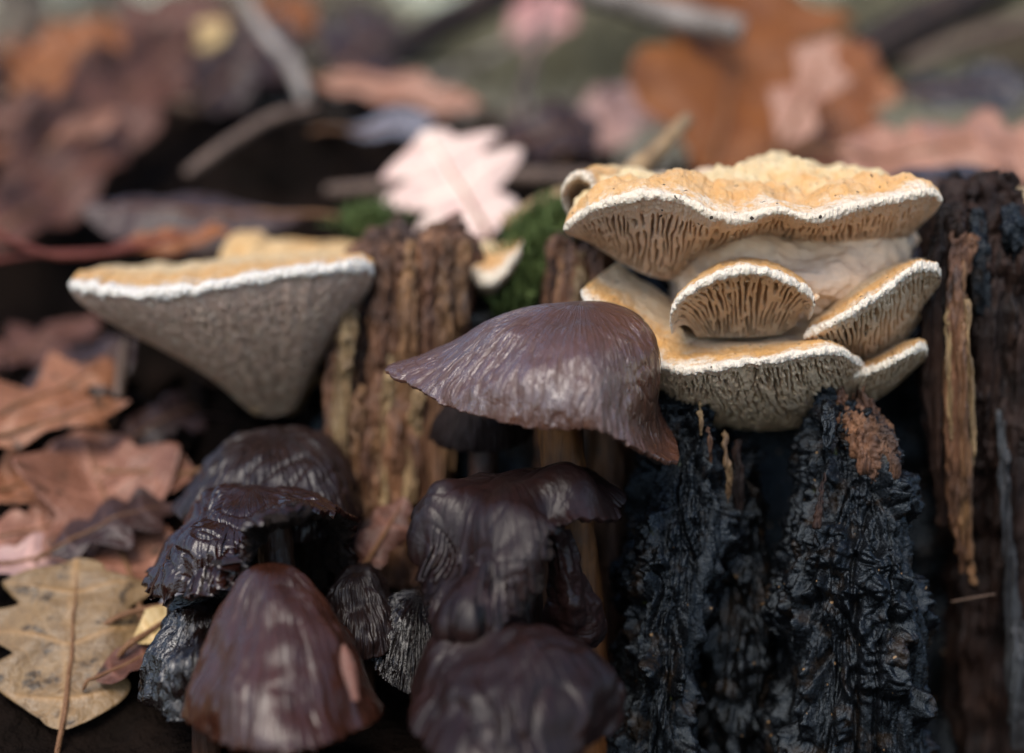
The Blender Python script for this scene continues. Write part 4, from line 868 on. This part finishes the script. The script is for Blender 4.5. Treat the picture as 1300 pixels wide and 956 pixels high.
st = stick('straw coloured stick end between the pale pink leaf and the tiered bracket', [(640, 285, .10), (680, 262, .10), (725, 245, .105)], [.0018, .0022, .002], MT['stick_pale'], seed=12)
st = stick('thin dark twig standing beyond the pale pink leaf', [(655, 170, .22), (672, 90, .26), (690, 10, .30), (700, -60, .33)], [.0016, .0018, .0016, .001], MT['stick_brown'], seed=13)

tr = random.Random(8)
for i in range(60):
    d = tr.uniform(.2, .75); qx = tr.choice([tr.uniform(-80, 620), tr.uniform(-80, 620), tr.uniform(980, 1380)])
    x = (qx - 650) / FPX * (d - CAM_Y)
    if d < .30 and x > -.2: d += .15
    L = tr.uniform(.04, .11); a = tr.uniform(-.6, .6) + (math.pi if tr.random() < .5 else 0); z = float(gz(x, d)); up = tr.uniform(-.05, .5)
    p0 = np.array((x, d, z + .001)); p2 = p0 + L * np.array((math.cos(a), math.sin(a) * .6, up)); p1 = (p0 + p2) / 2 + np.array([tr.uniform(-.006, .006) for _ in range(3)])
    p2[2] = max(p2[2], float(gz(p2[0], p2[1])) + .001); p1[2] = max(p1[2], float(gz(p1[0], p1[1])) + .001)
    r0 = tr.uniform(.0009, .0024)
    o = build('twig', tube([p0, p1, p2], [r0, r0 * .9, r0 * .5], 10, 30, disp=lambda G, N: r0 * .15 * fbm(G * .4 / r0, 2)), MT[tr.choice(['stick_brown', 'stick_grey', 'stick_dark', 'stick_brown'])], None, origin=p0)
    tag(o, 'thin brown twig scattered on the litter bank behind the stump', 'twig', 'twigs scattered on the litter bank')

# ------------------------------------------------------------------ blade clouds (moss, litter crumbs, grass)
def blades(name, pos, length, width, tilt, mat, seed, kind='stuff', parent=None, curl=0.4):
    r = np.random.RandomState(seed); n = len(pos)
    az = r.rand(n) * 2 * math.pi; tl = np.abs(r.normal(0, tilt, n)); L = length * (0.5 + r.rand(n)); wd = width * (0.6 + 0.8 * r.rand(n))
    dirx = np.stack([np.cos(az) * np.sin(tl), np.sin(az) * np.sin(tl), np.cos(tl)], 1)
    az2 = r.rand(n) * 2 * math.pi; sd_ = np.stack([np.cos(az2), np.sin(az2), 0 * az2], 1); sd_ -= dirx * (sd_ * dirx).sum(1)[:, None]; sd_ /= np.linalg.norm(sd_, axis=1)[:, None]
    bend = np.cross(dirx, sd_) * (curl * r.normal(0, 1, n))[:, None]
    V = []
    for k, (t, w) in enumerate([(0, .5), (.35, 1), (.75, .8), (1, .08)]):
        c = pos + dirx * (L * t)[:, None] + bend * (L * t * t)[:, None]
        V += [c - sd_ * (wd * w / 2)[:, None], c + sd_ * (wd * w / 2)[:, None]]
    V = np.stack(V, 1).reshape(-1, 3); b = (np.arange(n) * 8)[:, None]
    F = np.concatenate([b + np.array((0, 1, 3, 2)), b + np.array((2, 3, 5, 4)), b + np.array((4, 5, 7, 6))])
    o = mesh_obj(name, V, F, mat, parent)
    if kind: o['kind'] = kind
    return o
def moss_on(pts, n, spread, length, seed):
    r = np.random.RandomState(seed); Q = PP(pts); i = r.randint(0, len(Q), n)
    return Q[i] + r.normal(0, 1, (n, 3)) * np.array(spread)
mo = blades('moss', moss_on([(690, 300, .075), (705, 282, .075), (675, 312, .073), (660, 330, .07), (672, 350, .068), (690, 330, .07), (660, 372, .066), (650, 392, .064)], 2600, (.0022, .004, .0018), .004, 3), .0042, .0007, .7, MT['moss'], 3)
mo['label'] = 'bright green moss tuft between the small pale bracket and the tiered one'; mo['category'] = 'moss'
mo = blades('moss', moss_on([(455, 288, .12), (470, 285, .12), (485, 284, .12)], 700, (.0025, .004, .0012), .004, 4), .004, .0007, .7, MT['moss'], 4)
mo['label'] = 'small green moss tuft behind the wide grey brown bracket'; mo['category'] = 'moss'
r = np.random.RandomState(9)
n = 9000; yy = r.rand(n) ** 1.6 * 2.2 + .07; xx = (r.rand(n) - .5) * (yy + .45) * 1.5
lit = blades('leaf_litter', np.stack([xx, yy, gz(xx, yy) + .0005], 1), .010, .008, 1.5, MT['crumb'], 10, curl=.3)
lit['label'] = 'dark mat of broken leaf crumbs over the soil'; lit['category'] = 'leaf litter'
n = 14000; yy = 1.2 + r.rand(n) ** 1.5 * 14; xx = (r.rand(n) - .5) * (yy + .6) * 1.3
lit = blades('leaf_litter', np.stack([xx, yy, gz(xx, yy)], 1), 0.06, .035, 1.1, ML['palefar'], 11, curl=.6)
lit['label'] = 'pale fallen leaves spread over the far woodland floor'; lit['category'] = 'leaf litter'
n = 9000; yy = 1.5 + r.rand(n) ** 1.5 * 12; xx = (r.rand(n) - .45) * (yy + .6) * .9
keep = perlin(uv3(xx * .8, yy * .8, 0 * xx + 2)) > -0.05; xx, yy = xx[keep], yy[keep]
gr = blades('grass', np.stack([xx, yy, gz(xx, yy)], 1), .11, .007, .45, MT['grass'], 12)
gr['label'] = 'olive green grass tufts on the far woodland floor'; gr['category'] = 'grass'

# ------------------------------------------------------------------ far trees and bushes
def cloud(n, centre, rad, size, seed):
    r = np.random.RandomState(seed); v = r.normal(size=(n, 3)); v /= np.linalg.norm(v, axis=1)[:, None]
    v *= (r.rand(n) ** .45)[:, None]
    k = r.randint(0, 40, n); cl = r.normal(size=(40, 3)) * .5; cl /= np.maximum(1, np.linalg.norm(cl, axis=1))[:, None]
    p = (cl[k] + v * .32) * np.array(rad) + np.array(centre)
    a = r.normal(size=(n, 3)); a /= np.linalg.norm(a, axis=1)[:, None]; b = np.cross(a, r.normal(size=(n, 3))); b /= np.linalg.norm(b, axis=1)[:, None]
    s = size * (.6 + .8 * r.rand(n))[:, None]
    V = np.stack([p - a * s, p + b * s * .5, p + a * s, p - b * s * .5], 1).reshape(-1, 3)
    return V, np.arange(4 * n).reshape(-1, 4)
def tree(label, x, y, h, r0, seed, fol):
    z = float(gz(x, y)); t = thing('tree', label, 'tree', (x, y, z), 'trees of the wood behind the stump')
    rr = random.Random(seed)
    lean = rr.uniform(-.04, .04) * h
    build('trunk', tube([(x, y, z - .1), (x + lean * .2, y, z + h * .15), (x + lean * .6, y, z + h * .5), (x + lean, y, z + h * .9)], [r0 * 1.5, r0, r0 * .7, r0 * .15], 18, 50, disp=lambda G, N: r0 * .12 * fbm(G * np.array((9, 9, 2)), 3)), MT['bark'], t)
    for k in range(5):
        a = rr.uniform(0, 6.28); zz = z + h * rr.uniform(.4, .75); l = h * rr.uniform(.15, .25)
        c0 = np.array((x + lean * .6, y, zz)); build('limb', tube([c0, c0 + (math.cos(a) * l * .5, math.sin(a) * l * .5, l * .35), c0 + (math.cos(a) * l, math.sin(a) * l, l * .8)], [r0 * .35, r0 * .25, r0 * .08], 8, 14), MT['bark'], t)
    V, F = cloud(2600, (x + lean, y, z + h * .75), (h * .24, h * .24, h * .25), .07, seed)
    mesh_obj('crown', V, F, fol, t)
def bush(label, x, y, w, h, seed, fol, n=2200, size=.03):
    z = float(gz(x, y)); t = thing('bush', label, 'bush', (x, y, z), 'bushes of the wood behind the stump')
    rr = random.Random(seed)
    for k in range(5):
        a = rr.uniform(0, 6.28); build('stem', tube([(x, y, z - .05), (x + math.cos(a) * w * .2, y + math.sin(a) * w * .2, z + h * .4), (x + math.cos(a) * w * .45, y + math.sin(a) * w * .45, z + h * .85)], [.012, .009, .004], 8, 16), MT['bark'], t)
    V, F = cloud(n, (x, y, z + h * .55), (w * .5, w * .5, h * .5), size, seed)
    mesh_obj('foliage', V, F, fol, t)
tl = 'bare grey trunk of a woodland tree far behind the stump'
for i, (px, y, h, r0) in enumerate([(150, 7.0, 9, .12), (640, 9.0, 11, .15), (760, 6.2, 8, .07), (1150, 8.0, 10, .14), (1260, 5.5, 8, .10), (40, 5.0, 8, .09), (430, 11.0, 12, .16), (930, 12.0, 12, .18)]):
    tree(tl, (px - 650) / FPX * (y + .33), y, h, r0, 30 + i, MT['foliage_tan'] if i % 2 else MT['foliage'])
bl = {'foliage': 'low olive green bush far behind the stump', 'foliage_tan': 'low pale tan bush far behind the stump'}
for i, (px, y, w, h, f) in enumerate([(60, 4.2, .9, .28, 'foliage_tan'), (300, 5.5, 1.0, .5, 'foliage_tan'), (720, 4.6, .9, .42, 'foliage'), (880, 6.0, 1.1, .6, 'foliage'), (1130, 4.4, .7, .45, 'foliage'), (1290, 5.0, .9, .5, 'foliage_tan'), (420, 7.5, 1.0, .7, 'foliage'), (700, 8.5, 1.3, .6, 'foliage_tan'), (1230, 9.0, 1.6, .8, 'foliage')]):
    bush(bl[f], (px - 650) / FPX * (y + .33), y, w, h, 60 + i, MT[f])
